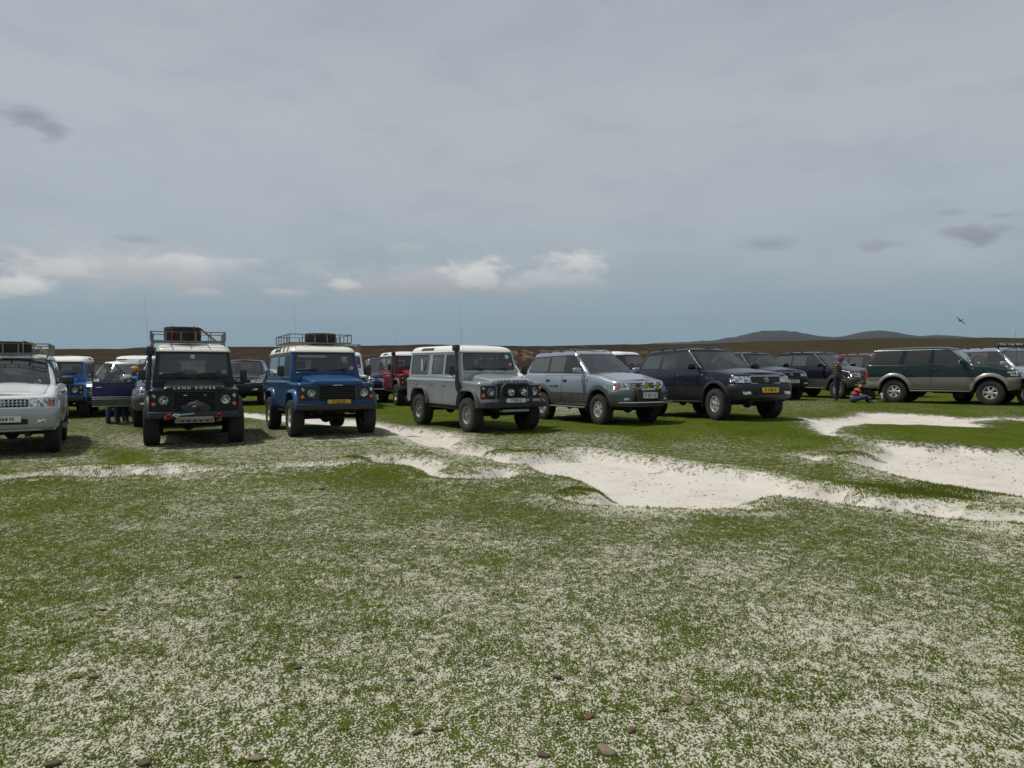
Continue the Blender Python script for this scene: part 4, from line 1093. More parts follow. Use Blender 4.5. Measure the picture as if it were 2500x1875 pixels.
# ---- short turf blades near the camera (one mass)
def grass_field():
    n = 620000
    dd = 2.2+(15.5-2.2)*np.random.rand(n)**.80; xx = (np.random.rand(n)*2-1)*.80*dd
    sd, _ = sand_fields(xx, dd); cv = cover_of(xx, dd)
    s = vnoise(xx, dd, 45, 1)*.36+vnoise(xx, dd, 16, 2)*.30+vnoise(xx, dd, 3, 4)*.2+vnoise(xx, dd, .8, 6)*.14
    keep = (sd < -.03+.14*(vnoise(xx, dd, 14, 8)-.5)) & (s < .32+cv*.34) & (np.random.rand(n) < 1.0-.97*sstep(dd, 9.5, 15.2))
    xx, dd, cv, sd = xx[keep], dd[keep], cv[keep], sd[keep]; k = len(xx)
    zz = ground_z(xx, dd)
    big = np.clip(1-dd/26, .35, 1)
    h = (.006+.012*np.random.rand(k)**1.5)*(.75+.6*cv)*(1+.5*np.clip(1-dd/7, 0, 1)); w = (.0026+.0028*np.random.rand(k))*(1+dd*.07)
    edge = np.exp(-((sd+.12)/.12)**2)*(dd > 7); h *= 1+edge*1.6*np.random.rand(k)
    a = np.random.rand(k)*2*PI; l = h*(.3+1.1*np.random.rand(k)); b = np.random.rand(k)*2*PI
    cx, sx = np.cos(a)*w, np.sin(a)*w
    V = np.empty((k, 3, 3), np.float32)
    V[:,0] = np.stack([xx-cx, dd-sx, zz-.003], 1); V[:,1] = np.stack([xx+cx, dd+sx, zz-.003], 1)
    V[:,2] = np.stack([xx+np.cos(b)*l+.3*l, dd+np.sin(b)*l, zz+h], 1)
    # longer tufts on the banks
    T = []
    for px, py, rad, cnt, hh in ((1432,1200,.26,900,.06),(1385,1214,.18,300,.05),(1130,1165,.22,1100,.07),(880,1122,.22,500,.05),(230,1145,.5,800,.05),(110,1163,.30,500,.05),(560,1143,.55,900,.045),(360,1145,.3,300,.045),(1240,1106,.4,800,.05),(1340,1108,.4,700,.05),(2230,1210,.6,2200,.06),(2060,1118,.5,900,.06),(1010,1056,.15,120,.04),(640,1142,.3,300,.04),(1610,1138,.12,90,.03),(2300,1222,.5,1500,.06),(2150,1195,.5,1300,.05)):
        x0, y0 = backproj(px, py, .02); r = rad*np.sqrt(np.random.rand(cnt)); t = np.random.rand(cnt)*2*PI
        X = x0+r*np.cos(t)*1.5; Y = y0+r*np.sin(t)*.55; Z = ground_z(X, Y); H = hh*(.35+.75*np.random.rand(cnt))*(1-.5*(r/rad)**2); ww = .004+.003*np.random.rand(cnt)
        t2 = np.random.rand(cnt)*2*PI; ll = H*.7*np.random.rand(cnt)
        A = np.empty((cnt, 3, 3), np.float32); A[:,0] = np.stack([X-ww, Y, Z-.01], 1); A[:,1] = np.stack([X+ww, Y+ww*np.sin(t2), Z-.01], 1); A[:,2] = np.stack([X+np.cos(t2)*ll, Y+np.sin(t2)*ll, Z+H], 1)
        T.append(A)
    V = np.concatenate([V]+T); k = len(V)
    me = bpy.data.meshes.new('grass'); me.vertices.add(k*3); me.vertices.foreach_set('co', V.ravel())
    me.loops.add(k*3); me.loops.foreach_set('vertex_index', np.arange(k*3, dtype=np.int32))
    me.polygons.add(k); me.polygons.foreach_set('loop_start', np.arange(0, k*3, 3, dtype=np.int32)); me.update()
    m, nt, out = nmat('turf_blades'); tc = nt.nodes.new('ShaderNodeTexCoord')
    a1 = noise(nt, tc.outputs['Object'], 9, 3); a2 = noise(nt, tc.outputs['Object'], 130, 1)
    col = mixc(nt, a1, (.125,.162,.014), (.225,.260,.038)); col = mixc(nt, mrange(nt, a2, .58, .75), col, (.19,.17,.05))
    p = nt.nodes.new('ShaderNodeBsdfPrincipled'); nt.links.new(col, p.inputs['Base Color']); p.inputs['Roughness'].default_value = .8; p.inputs['Specular IOR Level'].default_value = .1
    tr = nt.nodes.new('ShaderNodeBsdfTranslucent'); nt.links.new(col, tr.inputs[0]); mx = nt.nodes.new('ShaderNodeMixShader'); mx.inputs[0].default_value = .5
    nt.links.new(p.outputs[0], mx.inputs[1]); nt.links.new(tr.outputs[0], mx.inputs[2]); nt.links.new(mx.outputs[0], out.inputs[0])
    tag(link_mesh('grass', me, m), 'short green turf growing thinly through the white sand', 'grass', kind='stuff')
grass_field()
# ---- dark grit and droppings on the bare sand: too many to count
def grit():
    P = []
    for k, n in (('B', 1100), ('C', 900), ('A', 160), ('D', 120)):
        Q = SANDS[k][0]; x = np.random.uniform(Q[:,0].min(), min(Q[:,0].max(), 12), n*3); y = np.random.uniform(Q[:,1].min(), Q[:,1].max(), n*3)
        s = poly_sd(x, y, Q); m = (s > .06) & (vnoise(x, y, .9, 21) > .42); x, y = x[m][:n], y[m][:n]; P.append(np.stack([x, y, ground_z(x, y)], 1))
    P = np.concatenate(P); bm = bmesh.new()
    for x, y, z in P:
        r = .005+.012*random.random()**2; a = random.random()*6
        v = [bm.verts.new((x+r*1.3*math.cos(a+PI/2.5*k)*random.uniform(.7,1.2), y+r*math.sin(a+PI/2.5*k), z+.002)) for k in range(5)]; t = bm.verts.new((x, y, z+r*.6))
        for k in range(5): bm.faces.new((v[k], v[(k+1) % 5], t))
    tag(to_obj('grit', bm, plain('grit', (.07,.05,.035), .9)), 'dark specks of grit scattered on the bare white sand', 'grit', kind='stuff')
grit()
# ---- stones and litter lying in the foreground turf
def stones():
    mats = [plain('stone_'+c, k, .9, 0, .3, 60, .4) for c, k in (('brown', (.115,.07,.045)), ('russet', (.14,.07,.04)), ('tan', (.23,.175,.11)), ('grey', (.10,.095,.085)))]
    proto = []
    for s in range(6):
        bm = bmesh.new(); bmesh.ops.create_icosphere(bm, subdivisions=2, radius=1)
        for v in bm.verts:
            f = 1+.28*math.sin(v.co.x*3+s)*math.cos(v.co.y*2.3+s*2)+.12*random.uniform(-1, 1); v.co = Vector((v.co.x*1.25*f, v.co.y*.8*f, v.co.z*.30*f))
        me = bpy.data.meshes.new('stone'); bm.to_mesh(me); bm.free(); me.shade_smooth(); me.materials.append(mats[s % 4]); proto.append(me)
    names = ['brown', 'russet', 'tan', 'grey']; done = 0
    big = [(1360,1655,.026,0),(1680,1714,.030,2),(1480,1837,.032,2),(1440,1752,.022,1),(1575,1660,.020,0),(1620,1735,.018,1),(2190,1715,.024,2),(1190,1625,.022,3),(150,1565,.026,0),(345,1593,.020,1),(230,1655,.022,1),(190,1655,.018,1),(1066,1783,.022,0),(1016,1790,.020,0),(130,1868,.026,0),(350,1868,.026,0),(625,1855,.026,2),(580,1410,.030,3),(725,1633,.022,3),(50,1638,.020,1),(1340,1535,.018,3),(250,1490,.02,1),(445,1435,.018,1),(1325,1845,.024,0),(1000,1660,.02,3),(785,1195,.05,3),(1540,1785,.02,1),(2350,1690,.02,0)]
    lst = list(big)
    for k in range(34): lst.append((random.uniform(20, 2480), random.uniform(1330, 1865), random.uniform(.006, .012), random.choice((0, 0, 0, 1, 2, 3))))
    for px, py, r, c in lst:
        x, y = backproj(px, py, 0.0); z = gz(x, y); x, y = backproj(px, py, z); z = gz(x, y)
        o = bpy.data.objects.new('stone', proto[c if random.random() < .6 else (c+4 if c < 2 else c)]); C.objects.link(o)
        o.location = (x, y, z+r*.30); o.scale = (r, r, r); o.rotation_euler = (random.uniform(-.2, .2), random.uniform(-.2, .2), random.uniform(0, 6))
        cc = names[c]; tag(o, f'small {cc} stone lying in the thin foreground turf', 'stone', f'{cc} stones scattered in the foreground turf')
stones()
# ---- far hills
def hills():
    sil = [(1380,847),(1420,843),(1560,842),(1600,838),(1650,836),(1700,833),(1740,831),(1775,823),(1800,821),(1822,815),(1845,811),(1860,809),(1885,809),(1905,807),(1930,809),(1955,814),(1990,820),(2030,823),(2060,821),(2090,814),(2115,809),(2140,807),(2165,810),(2200,817),(2235,821),(2280,818),(2320,820),(2370,825),(2430,830),(2520,836),(2700,842)]
    sx = [a for a, b in sil]; sy = [b for a, b in sil]; D = 4600.0; nx, ny = 420, 44
    xs = np.linspace((1330-1250)/FPX*D, (2760-1250)/FPX*D, nx); ys = np.linspace(D-900, D+900, ny)
    X, Y = np.meshgrid(xs, ys); px = 1250+X/D*FPX
    H = 1.6+(898-np.interp(px, sx, sy))/FPX*D
    rock = sstep(px, 1560, 1680)*(1-sstep(px, 1930, 2010))+sstep(px, 1380, 1450)*(1-sstep(px, 1560, 1640))*.5
    H = H+(fbm(X, Y*0+3, .012, 4, 31)-.5)*18*rock+(fbm(X, Y*0+9, .05, 3, 33)-.5)*10*rock
    t = np.clip(1-np.abs(Y-D)/900, 0, 1); Z = -40+(H+40)*sstep(t, 0, 1)
    Z += (fbm(X, Y, .006, 4, 41)-.5)*40*(1-t)*t*2+(fbm(X, Y, .03, 3, 43)-.5)*12*(1-t)*sstep(t, 0, .3)
    co = np.stack([X.ravel(), Y.ravel(), Z.ravel()], 1).astype(np.float32); me = bpy.data.meshes.new('hill')
    i = np.arange((ny-1)*(nx-1)); r, c = i//(nx-1), i % (nx-1); v0 = r*nx+c; q = np.stack([v0, v0+1, v0+nx+1, v0+nx], 1).astype(np.int32)
    me.vertices.add(len(co)); me.vertices.foreach_set('co', co.ravel()); me.loops.add(q.size); me.loops.foreach_set('vertex_index', q.ravel()); me.polygons.add(len(q)); me.polygons.foreach_set('loop_start', np.arange(0, q.size, 4, dtype=np.int32)); me.update(); me.shade_smooth()
    m, nt, out = nmat('hill_moor'); tc = nt.nodes.new('ShaderNodeTexCoord'); n1 = noise(nt, tc.outputs['Object'], .006, 6, .65); n2 = noise(nt, tc.outputs['Object'], .03, 5, .6)
    col = mixc(nt, n1, (.016,.017,.017), (.040,.034,.027)); col = mixc(nt, mrange(nt, n2, .55, .7), col, (.05,.046,.042))
    bsdf(nt, out, Base_Color=col, Roughness=.95, Normal=bump(nt, n2, .6, 20))
    tag(link_mesh('hill', me, m), kind='structure')
hills()
# ---- thin marker ropes lying across the pasture
for yy, nm in ((46.0, 'nearer of two white marker ropes lying across the pasture'), (104.0, 'farther of two white marker ropes lying across the pasture')):
    xs = np.linspace(-yy*.75, -yy*.02, 60); b = B(); zz = ground_z(xs, xs*0+yy)
    b.tube([(float(x), yy+.3*math.sin(x*.2), float(z)+.03) for x, z in zip(xs, zz)], .026 if yy < 60 else .045, 5)
    tag(b.done('marker_rope', M['white']), nm, 'rope')
# ------------------------------------------------------------------ sky, sun, air, camera
SUN_EL = R(60); SUN_AZ = R(-72)      # azimuth measured from +Y towards +X
w = bpy.data.worlds.new('World'); bpy.context.scene.world = w; w.use_nodes = True; nt = w.node_tree; nt.nodes.clear()
out = nt.nodes.new('ShaderNodeOutputWorld')
sky = nt.nodes.new('ShaderNodeTexSky'); sky.sky_type = 'NISHITA'; sky.sun_disc = False; sky.sun_elevation = SUN_EL; sky.sun_rotation = SUN_AZ
sky.air_density = 1.0; sky.dust_density = 1.5; sky.ozone_density = 1.2
bg1 = nt.nodes.new('ShaderNodeBackground'); bg1.inputs[1].default_value = .075; nt.links.new(sky.outputs[0], bg1.inputs[0])
tc = nt.nodes.new('ShaderNodeTexCoord'); sep = nt.nodes.new('ShaderNodeSeparateXYZ'); nt.links.new(tc.outputs['Generated'], sep.inputs[0])
az = math_(nt, 'ARCTAN2', sep.outputs[0], sep.outputs[1])
el = math_(nt, 'ARCSINE', sep.outputs[2])
comb = nt.nodes.new('ShaderNodeCombineXYZ'); nt.links.new(az, comb.inputs[0]); nt.links.new(el, comb.inputs[1]); ae = comb.outputs[0]
mp = nt.nodes.new('ShaderNodeMapping'); mp.inputs['Scale'].default_value = (1.0, 2.6, 1); nt.links.new(ae, mp.inputs[0])
veil_n = noise(nt, mp.outputs[0], 2.2, 5, .5, .4); fine = noise(nt, mp.outputs[0], 7, 6, .55, .2)
# high overcast veil: blue-grey low, paler in the middle, duller grey overhead
cr = nt.nodes.new('ShaderNodeValToRGB'); nt.links.new(mrange(nt, el, 0.0, 1.2, 0, 1, False), cr.inputs[0])
els = cr.color_ramp.elements; els[0].position = 0; els[0].color = (.225,.335,.385,1); els[1].position = 1; els[1].color = (.33,.36,.41,1)
for p, c in ((.045, (.25,.345,.400)), (.10, (.325,.395,.440)), (.17, (.43,.475,.51)), (.27, (.475,.515,.545)), (.36, (.40,.44,.485)), (.50, (.33,.37,.43))):
    e = els.new(p); e.color = c4(c)
veil = mixc(nt, mrange(nt, veil_n, .35, .65), cr.outputs[0], (.455,.49,.52))
veil = mixc(nt, math_(nt, 'MULTIPLY', mrange(nt, el, .05, .16), .78), cr.outputs[0], veil)
veil = mixc(nt, math_(nt, 'MULTIPLY', mrange(nt, fine, .42, .75), .25), veil, (.27,.31,.37))
# separate clouds
wn = nt.nodes.new('ShaderNodeTexNoise'); wn.inputs['Scale'].default_value = 10; wn.inputs['Detail'].default_value = 7; wn.inputs['Roughness'].default_value = .62; nt.links.new(mp.outputs[0], wn.inputs['Vector'])
pm = nt.nodes.new('ShaderNodeMapping'); pm.inputs['Scale'].default_value = (1, 2.2, 1); nt.links.new(ae, pm.inputs[0]); puff = noise(nt, pm.outputs[0], 21, 8, .62, .3)
wsub = nt.nodes.new('ShaderNodeVectorMath'); wsub.operation = 'SUBTRACT'; nt.links.new(wn.outputs['Color'], wsub.inputs[0]); wsub.inputs[1].default_value = (.5, .5, .5)
def cloud(px, py, rx, ry, col, amt, wob=.035, sharp=.35):
    a0 = math.atan((px-1250)/FPX); e0 = math.atan((898-py)/FPX*math.cos(a0)); ra = rx/FPX*math.cos(a0)**2; re = ry/FPX*math.cos(a0)
    sc = nt.nodes.new('ShaderNodeVectorMath'); sc.operation = 'MULTIPLY_ADD'; nt.links.new(wsub.outputs[0], sc.inputs[0]); sc.inputs[1].default_value = (wob*1.6, wob*.5, 0); nt.links.new(ae, sc.inputs[2])
    s1 = nt.nodes.new('ShaderNodeVectorMath'); s1.operation = 'SUBTRACT'; nt.links.new(sc.outputs[0], s1.inputs[0]); s1.inputs[1].default_value = (a0, e0, 0)
    s2 = nt.nodes.new('ShaderNodeVectorMath'); s2.operation = 'MULTIPLY'; nt.links.new(s1.outputs[0], s2.inputs[0]); s2.inputs[1].default_value = (1/ra, 1/re, 0)
    ln = nt.nodes.new('ShaderNodeVectorMath'); ln.operation = 'LENGTH'; nt.links.new(s2.outputs[0], ln.inputs[0])
    den = math_(nt, 'ADD', math_(nt, 'SUBTRACT', 1.0, ln.outputs['Value']), math_(nt, 'MULTIPLY', math_(nt, 'SUBTRACT', puff, .5), 2.1 if sharp < .36 else 1.5))
    m_ = math_(nt, 'MULTIPLY', mrange(nt, den, -.02, .82 if sharp < .36 else 1.0), amt)
    shade = nt.nodes.new('ShaderNodeSeparateXYZ'); nt.links.new(s2.outputs[0], shade.inputs[0])
    cc = mixc(nt, mrange(nt, shade.outputs[1], -.8, .7), tuple(c*.78 for c in col), col)
    global veil
    veil = mixc(nt, m_, veil, cc)
LT = (.70,.70,.68); MD = (.54,.555,.565); DK = (.27,.30,.345)
for args in ((300,650,480,72,(.54,.545,.55),.95,.07,.15),(120,655,150,34,LT,.6,.05,.2),(430,640,150,24,LT,.5,.05),(50,700,130,32,LT,.9,.05,.2),(160,640,140,22,LT,.4),(520,640,160,20,LT,.4),(1010,688,420,50,(.48,.49,.505),.9,.04,.1),(830,690,60,22,LT,.75,.04),(1160,668,115,42,LT,.95,.05),(1395,645,105,48,LT,.95,.05,.3),(1260,690,150,30,MD,.8,.05,.2),
             (1380,682,160,26,MD,.8,.045),(990,605,50,20,MD,.4),(700,712,70,12,MD,.6),(510,716,45,12,MD,.5),(60,285,105,42,DK,.8,.05,.4),(140,325,62,30,DK,.7,.05,.4),(1885,595,105,24,(.325,.335,.375),.7,.04,.4),(2130,602,85,17,(.325,.335,.375),.55,.04),
             (2370,570,120,32,(.30,.32,.36),.75,.05,.35),(2330,520,50,12,DK,.35),(2450,525,50,12,DK,.35),(340,580,90,14,(.30,.33,.38),.4),(1660,770,500,10,(.30,.36,.41),.2)):
    cloud(*args)
bg2 = nt.nodes.new('ShaderNodeBackground'); bg2.inputs[1].default_value = 1.0; nt.links.new(veil, bg2.inputs[0])
ms = nt.nodes.new('ShaderNodeMixShader'); ms.inputs[0].default_value = .90; nt.links.new(bg1.outputs[0], ms.inputs[1]); nt.links.new(bg2.outputs[0], ms.inputs[2]); nt.links.new(ms.outputs[0], out.inputs[0])
L = bpy.data.lights.new('sun', 'SUN'); L.energy = 3.0; L.angle = R(1.6); L.color = (1.0, .955, .88)
so = bpy.data.objects.new('sun', L); C.objects.link(so)
dirn = Vector((math.sin(SUN_AZ)*math.cos(SUN_EL), math.cos(SUN_AZ)*math.cos(SUN_EL), math.sin(SUN_EL)))
so.rotation_euler = dirn.to_track_quat('Z', 'Y').to_euler()
HAZE = True
if HAZE:
    b = B(); b.box(-7000, 7000, -60, 9300, -60, 420)
    m, nt, out = nmat('haze'); v = nt.nodes.new('ShaderNodeVolumePrincipled'); v.inputs['Color'].default_value = (.50,.72,1.0,1); v.inputs['Density'].default_value = .000025; v.inputs['Anisotropy'].default_value = .2
    nt.links.new(v.outputs[0], out.inputs['Volume']); hz = b.done('haze', m, None, False); tag(hz, kind='stuff')
cam = bpy.data.cameras.new('camera'); co_ = bpy.data.objects.new('camera', cam); C.objects.link(co_); cam.sensor_width = 36; cam.lens = 36*FPX/2500; cam.clip_end = 30000; cam.clip_start = .05
co_.location = (0, 0, CAMZ); co_.rotation_euler = (PI/2-PITCH, 0, 0)
sc = bpy.context.scene; sc.camera = co_
sc.view_settings.view_transform = 'Standard'; sc.view_settings.look = 'None'; sc.view_settings.exposure = 0; sc.view_settings.gamma = 1
# ------------------------------------------------------------------ the vehicles
def place(root, px, d, phi, label, group='off-road vehicles parked on the grass', cat='off-road vehicle', name=None, dz=0.0):
    x, y = W(px, d); h = Vector((math.sin(R(phi)), -math.cos(R(phi)), 0)); s = Vector((h.y, -h.x, 0))   # s: car's left? only used for sampling
    zf = np.mean([gz(x+s.x*k, y+s.y*k) for k in (-.7, .7)]); q = Vector((x, y, 0))-h*2.8; zr = np.mean([gz(q.x+s.x*k, q.y+s.y*k) for k in (-.7, .7)])
    root.location = (x, y, float(zf)+dz); root.rotation_euler = (0, math.atan2(zr-zf, 2.8), R(phi-90))
    if name: root.name = name
    tag(root, label, cat, group); return root
def clone(o, mp=None, drop=(), parent=None):
    """copy of a thing with its parts; mp maps material name -> material"""
    c = o.copy(); C.objects.link(c)
    c.parent = parent
    if parent is not None: c.matrix_parent_inverse = o.matrix_parent_inverse.copy()
    if mp and c.data is not None and hasattr(c.data, 'materials') and any(m and m.name in mp for m in c.data.materials):
        c.data = c.data.copy()
        for k, m in enumerate(c.data.materials):
            if m and m.name in mp: c.data.materials[k] = mp[m.name]
    for ch in o.children:
        if any(ch.name.split('.')[0] == d for d in drop): continue
        clone(ch, mp, drop, c)
    return c
PT = {}
PT['black'] = paint('black_paint', (.008,.0085,.0095), .28, 0, .07, dull=True)
PT['blue'] = paint('blue_paint', (.006,.066,.190), .28, .1, .65, (.085,.095,.10), dull=True)
PT['brightblue'] = paint('bright_blue_paint', (.008,.11,.36), .28, .0, .2)
PT['silver'] = paint('silver_paint', (.36,.405,.42), .30, .35, .34)
PT['bluesilver'] = paint('blue_silver_paint', (.32,.37,.43), .26, .40, .32)
PT['slate'] = paint('slate_cladding', (.075,.090,.098), .38, .3, .4)
PT['white'] = paint('white_paint', (.74,.75,.75), .25, 0, .10)
PT['whitelow'] = paint('silver_cladding', (.36,.38,.38), .32, .2, .3)
PT['cream'] = paint('cream_roof', (.82,.80,.72), .4, 0, .12, flat=True)
PT['navyblack'] = paint('navy_black_paint', (.006,.007,.018), .2, .0, .05, dull=True)
PT['navylow'] = paint('dark_cladding', (.016,.018,.024), .38, .1, .12, dull=True)
PT['navy'] = paint('navy_paint', (.014,.013,.075), .24, .1, .03, dull=True)
PT['navy2'] = paint('dark_navy_paint', (.010,.012,.028), .22, .1, .05, dull=True)
PT['greycl'] = paint('grey_cladding', (.065,.070,.068), .42, .2, .25)
PT['green'] = paint('dark_green_paint', (.0045,.020,.019), .2, .0, .05, dull=True)
PT['beige'] = paint('beige_cladding', (.235,.22,.185), .36, .3, .3)
PT['red'] = paint('red_paint', (.17,.008,.010), .4, 0, .6, (.09,.045,.04), dull=True)
PT['maroon'] = paint('maroon_paint', (.085,.010,.018), .28, .1, .2)
# --- black 110
d1 = defender(dict(paint=PT['black'], roof=PT['cream'], badge='LAND ROVER', badge_mat=M['chrome'], r=.425, tw=.32, trk=.835, gt=2.0, fw=.085, flare=M['trim'], front_panel=PT['black'], grille_mat=M['trim'], snorkel=False, bumper=M['trim'], rim=M['steel_silver']))
def winch(root):
    b = B(); b.ball((.70, .02, .80), 1.0, 4, (.125, .29, .155))
    for v in b.bm.verts:
        v.co.x += .02*math.sin(v.co.y*23)*math.cos(v.co.z*31); v.co.z += .02*math.sin(v.co.y*17+1)+.012*math.sin(v.co.y*41)
    bag = b.done('winch_cover', M['tarp'], root)
    q = B(); q.prism([(-.075, .82), (.065, .83), (.045, .875), (-.055, .865)], 'x', .818, .826); em = q.done('emblem', M['strap_red'], bag)
    B().prism([(-.05, .842), (.045, .847), (.035, .862), (-.038, .856)], 'x', .826, .829).done('emblem_bar', M['white'], em)
    b = B(); b.box(.66, .83, -.36, .36, .565, .635, .01); b.prism([(-.38, .50), (.38, .50), (.38, .575), (-.38, .575)], 'x', .70, .712); b.done('winch_mount', M['steel'], root)
    b = B()
    for k in range(5): b.lathe([(.022, .714), (.0, .715)], (0, -.24+k*.12, .54), 'x', 12)
    b.done('mount_hole', M['under'], root)
    b = B(); b.tube([(.86, -.02, .700), (.88, -.20, .685), (.87, -.32, .675)], .011, 6); b.done('winch_rope', M['rope'], root)
    b = B(); b.tube([(.87, -.30, .69), (.89, -.37, .70), (.87, -.42, .675), (.88, -.36, .65), (.87, -.30, .665)], .010, 6, closed=True); b.done('rope_eye', M['white'], root)
    for y in (-.50, .46):
        b = B(); b.tube([(.82, y-.05, .66), (.86, y-.06, .63), (.88, y, .60), (.86, y+.06, .63), (.82, y+.05, .66)], .017, 7); b.box(.80, .90, y-.035, y+.045, .655, .70, .01); b.done('shackle', M['strap_red'], root)
winch(d1)
roof_rack(d1, -2.45, -.70, .77, 2.24, .20, 1.98, M['rack'], 4, 9, -.03, -.10)
b = B(); b.tube([(-.28, -.94, .98), (-.44, -.93, 1.22), (-.60, -.90, 1.5), (-.66, -.88, 1.99)], [.05, .05, .045, .045], 10); b.lathe([(.0, 2.13), (.07, 2.10), (.10, 2.0), (.085, 1.92), (.045, 1.90)], (-.66, -.88, 0), 'z', 18)
b.done('snorkel', M['trim'], d1)
whip(d1, (-.40, -.86, 1.2), (-.62, -.98, 3.2), .0022)
for y in (-.18, .20): B().box(.622, .65, y-.035, y+.035, 1.055, 1.085, .012, 2).done('grille_light', M['lens'], d1)
screen_sticker(d1, (-.600, -.02, 1.88), (1, 0, .25), .052, M['white'], 'tax_disc'); screen_sticker(d1, (-.515, .63, 1.55), (1, 0, .25), .050, plain('pink_disc', (.75,.22,.18), .6), 'tax_disc'); screen_sticker(d1, (-.505, -.66, 1.51), (1, 0, .25), .036, plain('pale_blue_disc', (.40,.60,.65), .6))
place(d1, 474, 16.0, 24, 'black boxy four-by-four with a cream roof and a winch on its front bumper')
def on_roof(root, lx, ly, lz): return root.matrix_basis @ Vector((lx, ly, lz))
p = on_roof(d1, -1.35, -.22, 2.245); spare_lying('roof_spare_wheel', 'spare wheel held by red straps on the rack of the black four-by-four', p, R(24-90), .40, .33, M['strap_red'])
# --- blue 110
d2 = defender(dict(paint=PT['blue'], roof=PT['cream'], r=.415, tw=.30, trk=.825, fw=.08, rim=M['steel_white'], grille_mat=M['trim'], front_panel=M['trim']))
plate(d2, .655, .775, 'F 223 D', True, .03, .53, .095, .092)
roof_rack(d2, -2.75, -.95, .75, 2.17, .20, 1.95, M['rack'], 5, 9, -.03)
b = B(); b.box(.652, .656, -.11, .11, 1.138, 1.158, .002, 1); b.done('front_emblem', M['chrome'], d2)
whip(d2, (-.46, -.70, 1.3), (-.62, -.70, 3.3), .0018)
screen_sticker(d2, (-.515, .63, 1.55), (1, 0, .25), .050, plain('pink_disc', (.75,.22,.18), .6), 'tax_disc')
B().box(-.70, -.64, -.62, .05, 1.80, 1.855, .01).done('sun_visor', M['white'], d2)
place(d2, 808, 17.2, 27.5, 'blue boxy four-by-four with a cream roof and a yellow number plate')
p = on_roof(d2, -1.45, .10, 2.165); spare_lying('roof_spare_wheel', 'spare wheel lying in the rack of the blue four-by-four with the yellow number plate', p, R(27-90), .385, .26, None)
# --- silver 110
d3 = defender(dict(paint=PT['silver'], roof=PT['cream'], badge='LAND ROVER', badge_mat=M['ink'], r=.42, tw=.30, trk=.785, fw=.065, flare=M['trim_grey'], rim=M['steel_silver'], snorkel=True, bumper=M['trim'], spare=False))
b = B()
b.tube([(.80, -.40, .72), (.82, -.42, .90), (.81, -.39, 1.08), (.80, -.28, 1.16), (.80, .28, 1.16), (.81, .39, 1.08), (.82, .42, .90), (.80, .40, .72)], .035, 10)
b.tube([(.82, -.40, .83), (.82, .40, .83)], .02, 8); bb = b.done('bull_bar', M['trim'], d3)
for y in (-.17, .17):
    b = B(); b.lathe([(.10, .80), (.105, .83), (.09, .86), (.085, .862)], (0, y, .965), 'x', 22); b.box(.79, .81, y-.03, y+.03, .84, .90)
    s_ = b.done('spot_light_shell', M['trim'], bb); B().lathe([(.092, .853), (.06, .865), (0, .870)], (0, y, .965), 'x', 22).done('spot_light', M['lens'], s_)
plate(d3, .825, .775, 'F 555 G', False, -.02, .53, .10, .092)
whip(d3, (-.30, -.80, 1.2), (-.36, -.86, 2.5), .003); whip(d3, (-.70, -.70, 2.05), (-.78, -.72, 3.2), .002)
screen_sticker(d3, (-.590, .55, 1.815), (1, 0, .25), .058, plain('pale_blue_disc', (.40,.62,.68), .6)); screen_sticker(d3, (-.530, .62, 1.62), (1, 0, .25), .045, plain('pink_disc', (.75,.22,.18), .6), 'tax_disc')
B().box(-2.75, -2.66, -.850, -.846, 1.45, 1.76, .002, 1).done('window_sticker', plain('pink_pale', (.70,.45,.45), .7), d3)
b = B(); b.tube([(-3.0, -.878, .84), (-3.0, -.878, 1.10)], .012, 5); b.done('filler_cap', M['trim'], d3)
b = B(); b.box(.55, .80, -.36, .36, .50, .56, .01); b.done('steering_guard', M['steel'], d3)
place(d3, 1219, 18.0, 31, 'silver boxy four-by-four with a snorkel, a black bull bar and a cream roof')
# --- blue-silver estate with yellow spot lights
c1, g1 = suv('five_door', dict(paint=PT['bluesilver'], clad=PT['slate'], flare=PT['slate'], gstyle='bars', emblem=False, fw=.02, fh=.13, mud=True, glass=M['glass_dusty'], screen=glassm('dusty_screen', (.55,.58,.58), .2, .10), mirror=PT['bluesilver'], rail_mat=M['trim'], step_mat=M['steel'], handle=M['chrome'], steer=R(-4)))
b = B()
for y in (-.30, .34): B().box(.84, .99, y-.06, y+.06, .58, .93, .035, 3).done('bumper_guard', M['trim'], c1)
b = B(); b.box(.93, .99, -.26, .30, .875, .925, .015); b.tube([(.86, -.90, .58), (.97, -.60, .575), (1.0, 0, .575), (.97, .60, .575), (.86, .90, .58)], .024, 8); b.done('bumper_tube', M['chrome'], c1)
for y in (-.12, .24):
    b = B(); b.lathe([(.085, .93), (.10, .96), (.092, 1.0)], (0, y, 1.0), 'x', 22); b.box(.93, .96, y-.015, y+.015, .90, .95); s_ = b.done('spot_light_shell', M['chrome'], c1)
    B().lathe([(.092, .985), (.06, 1.0), (0, 1.005)], (0, y, 1.0), 'x', 22).done('spot_light', M['lens_yel'], s_)
plate(c1, .99, .755, 'F 211 G', False, .02, .46, .15, .12)
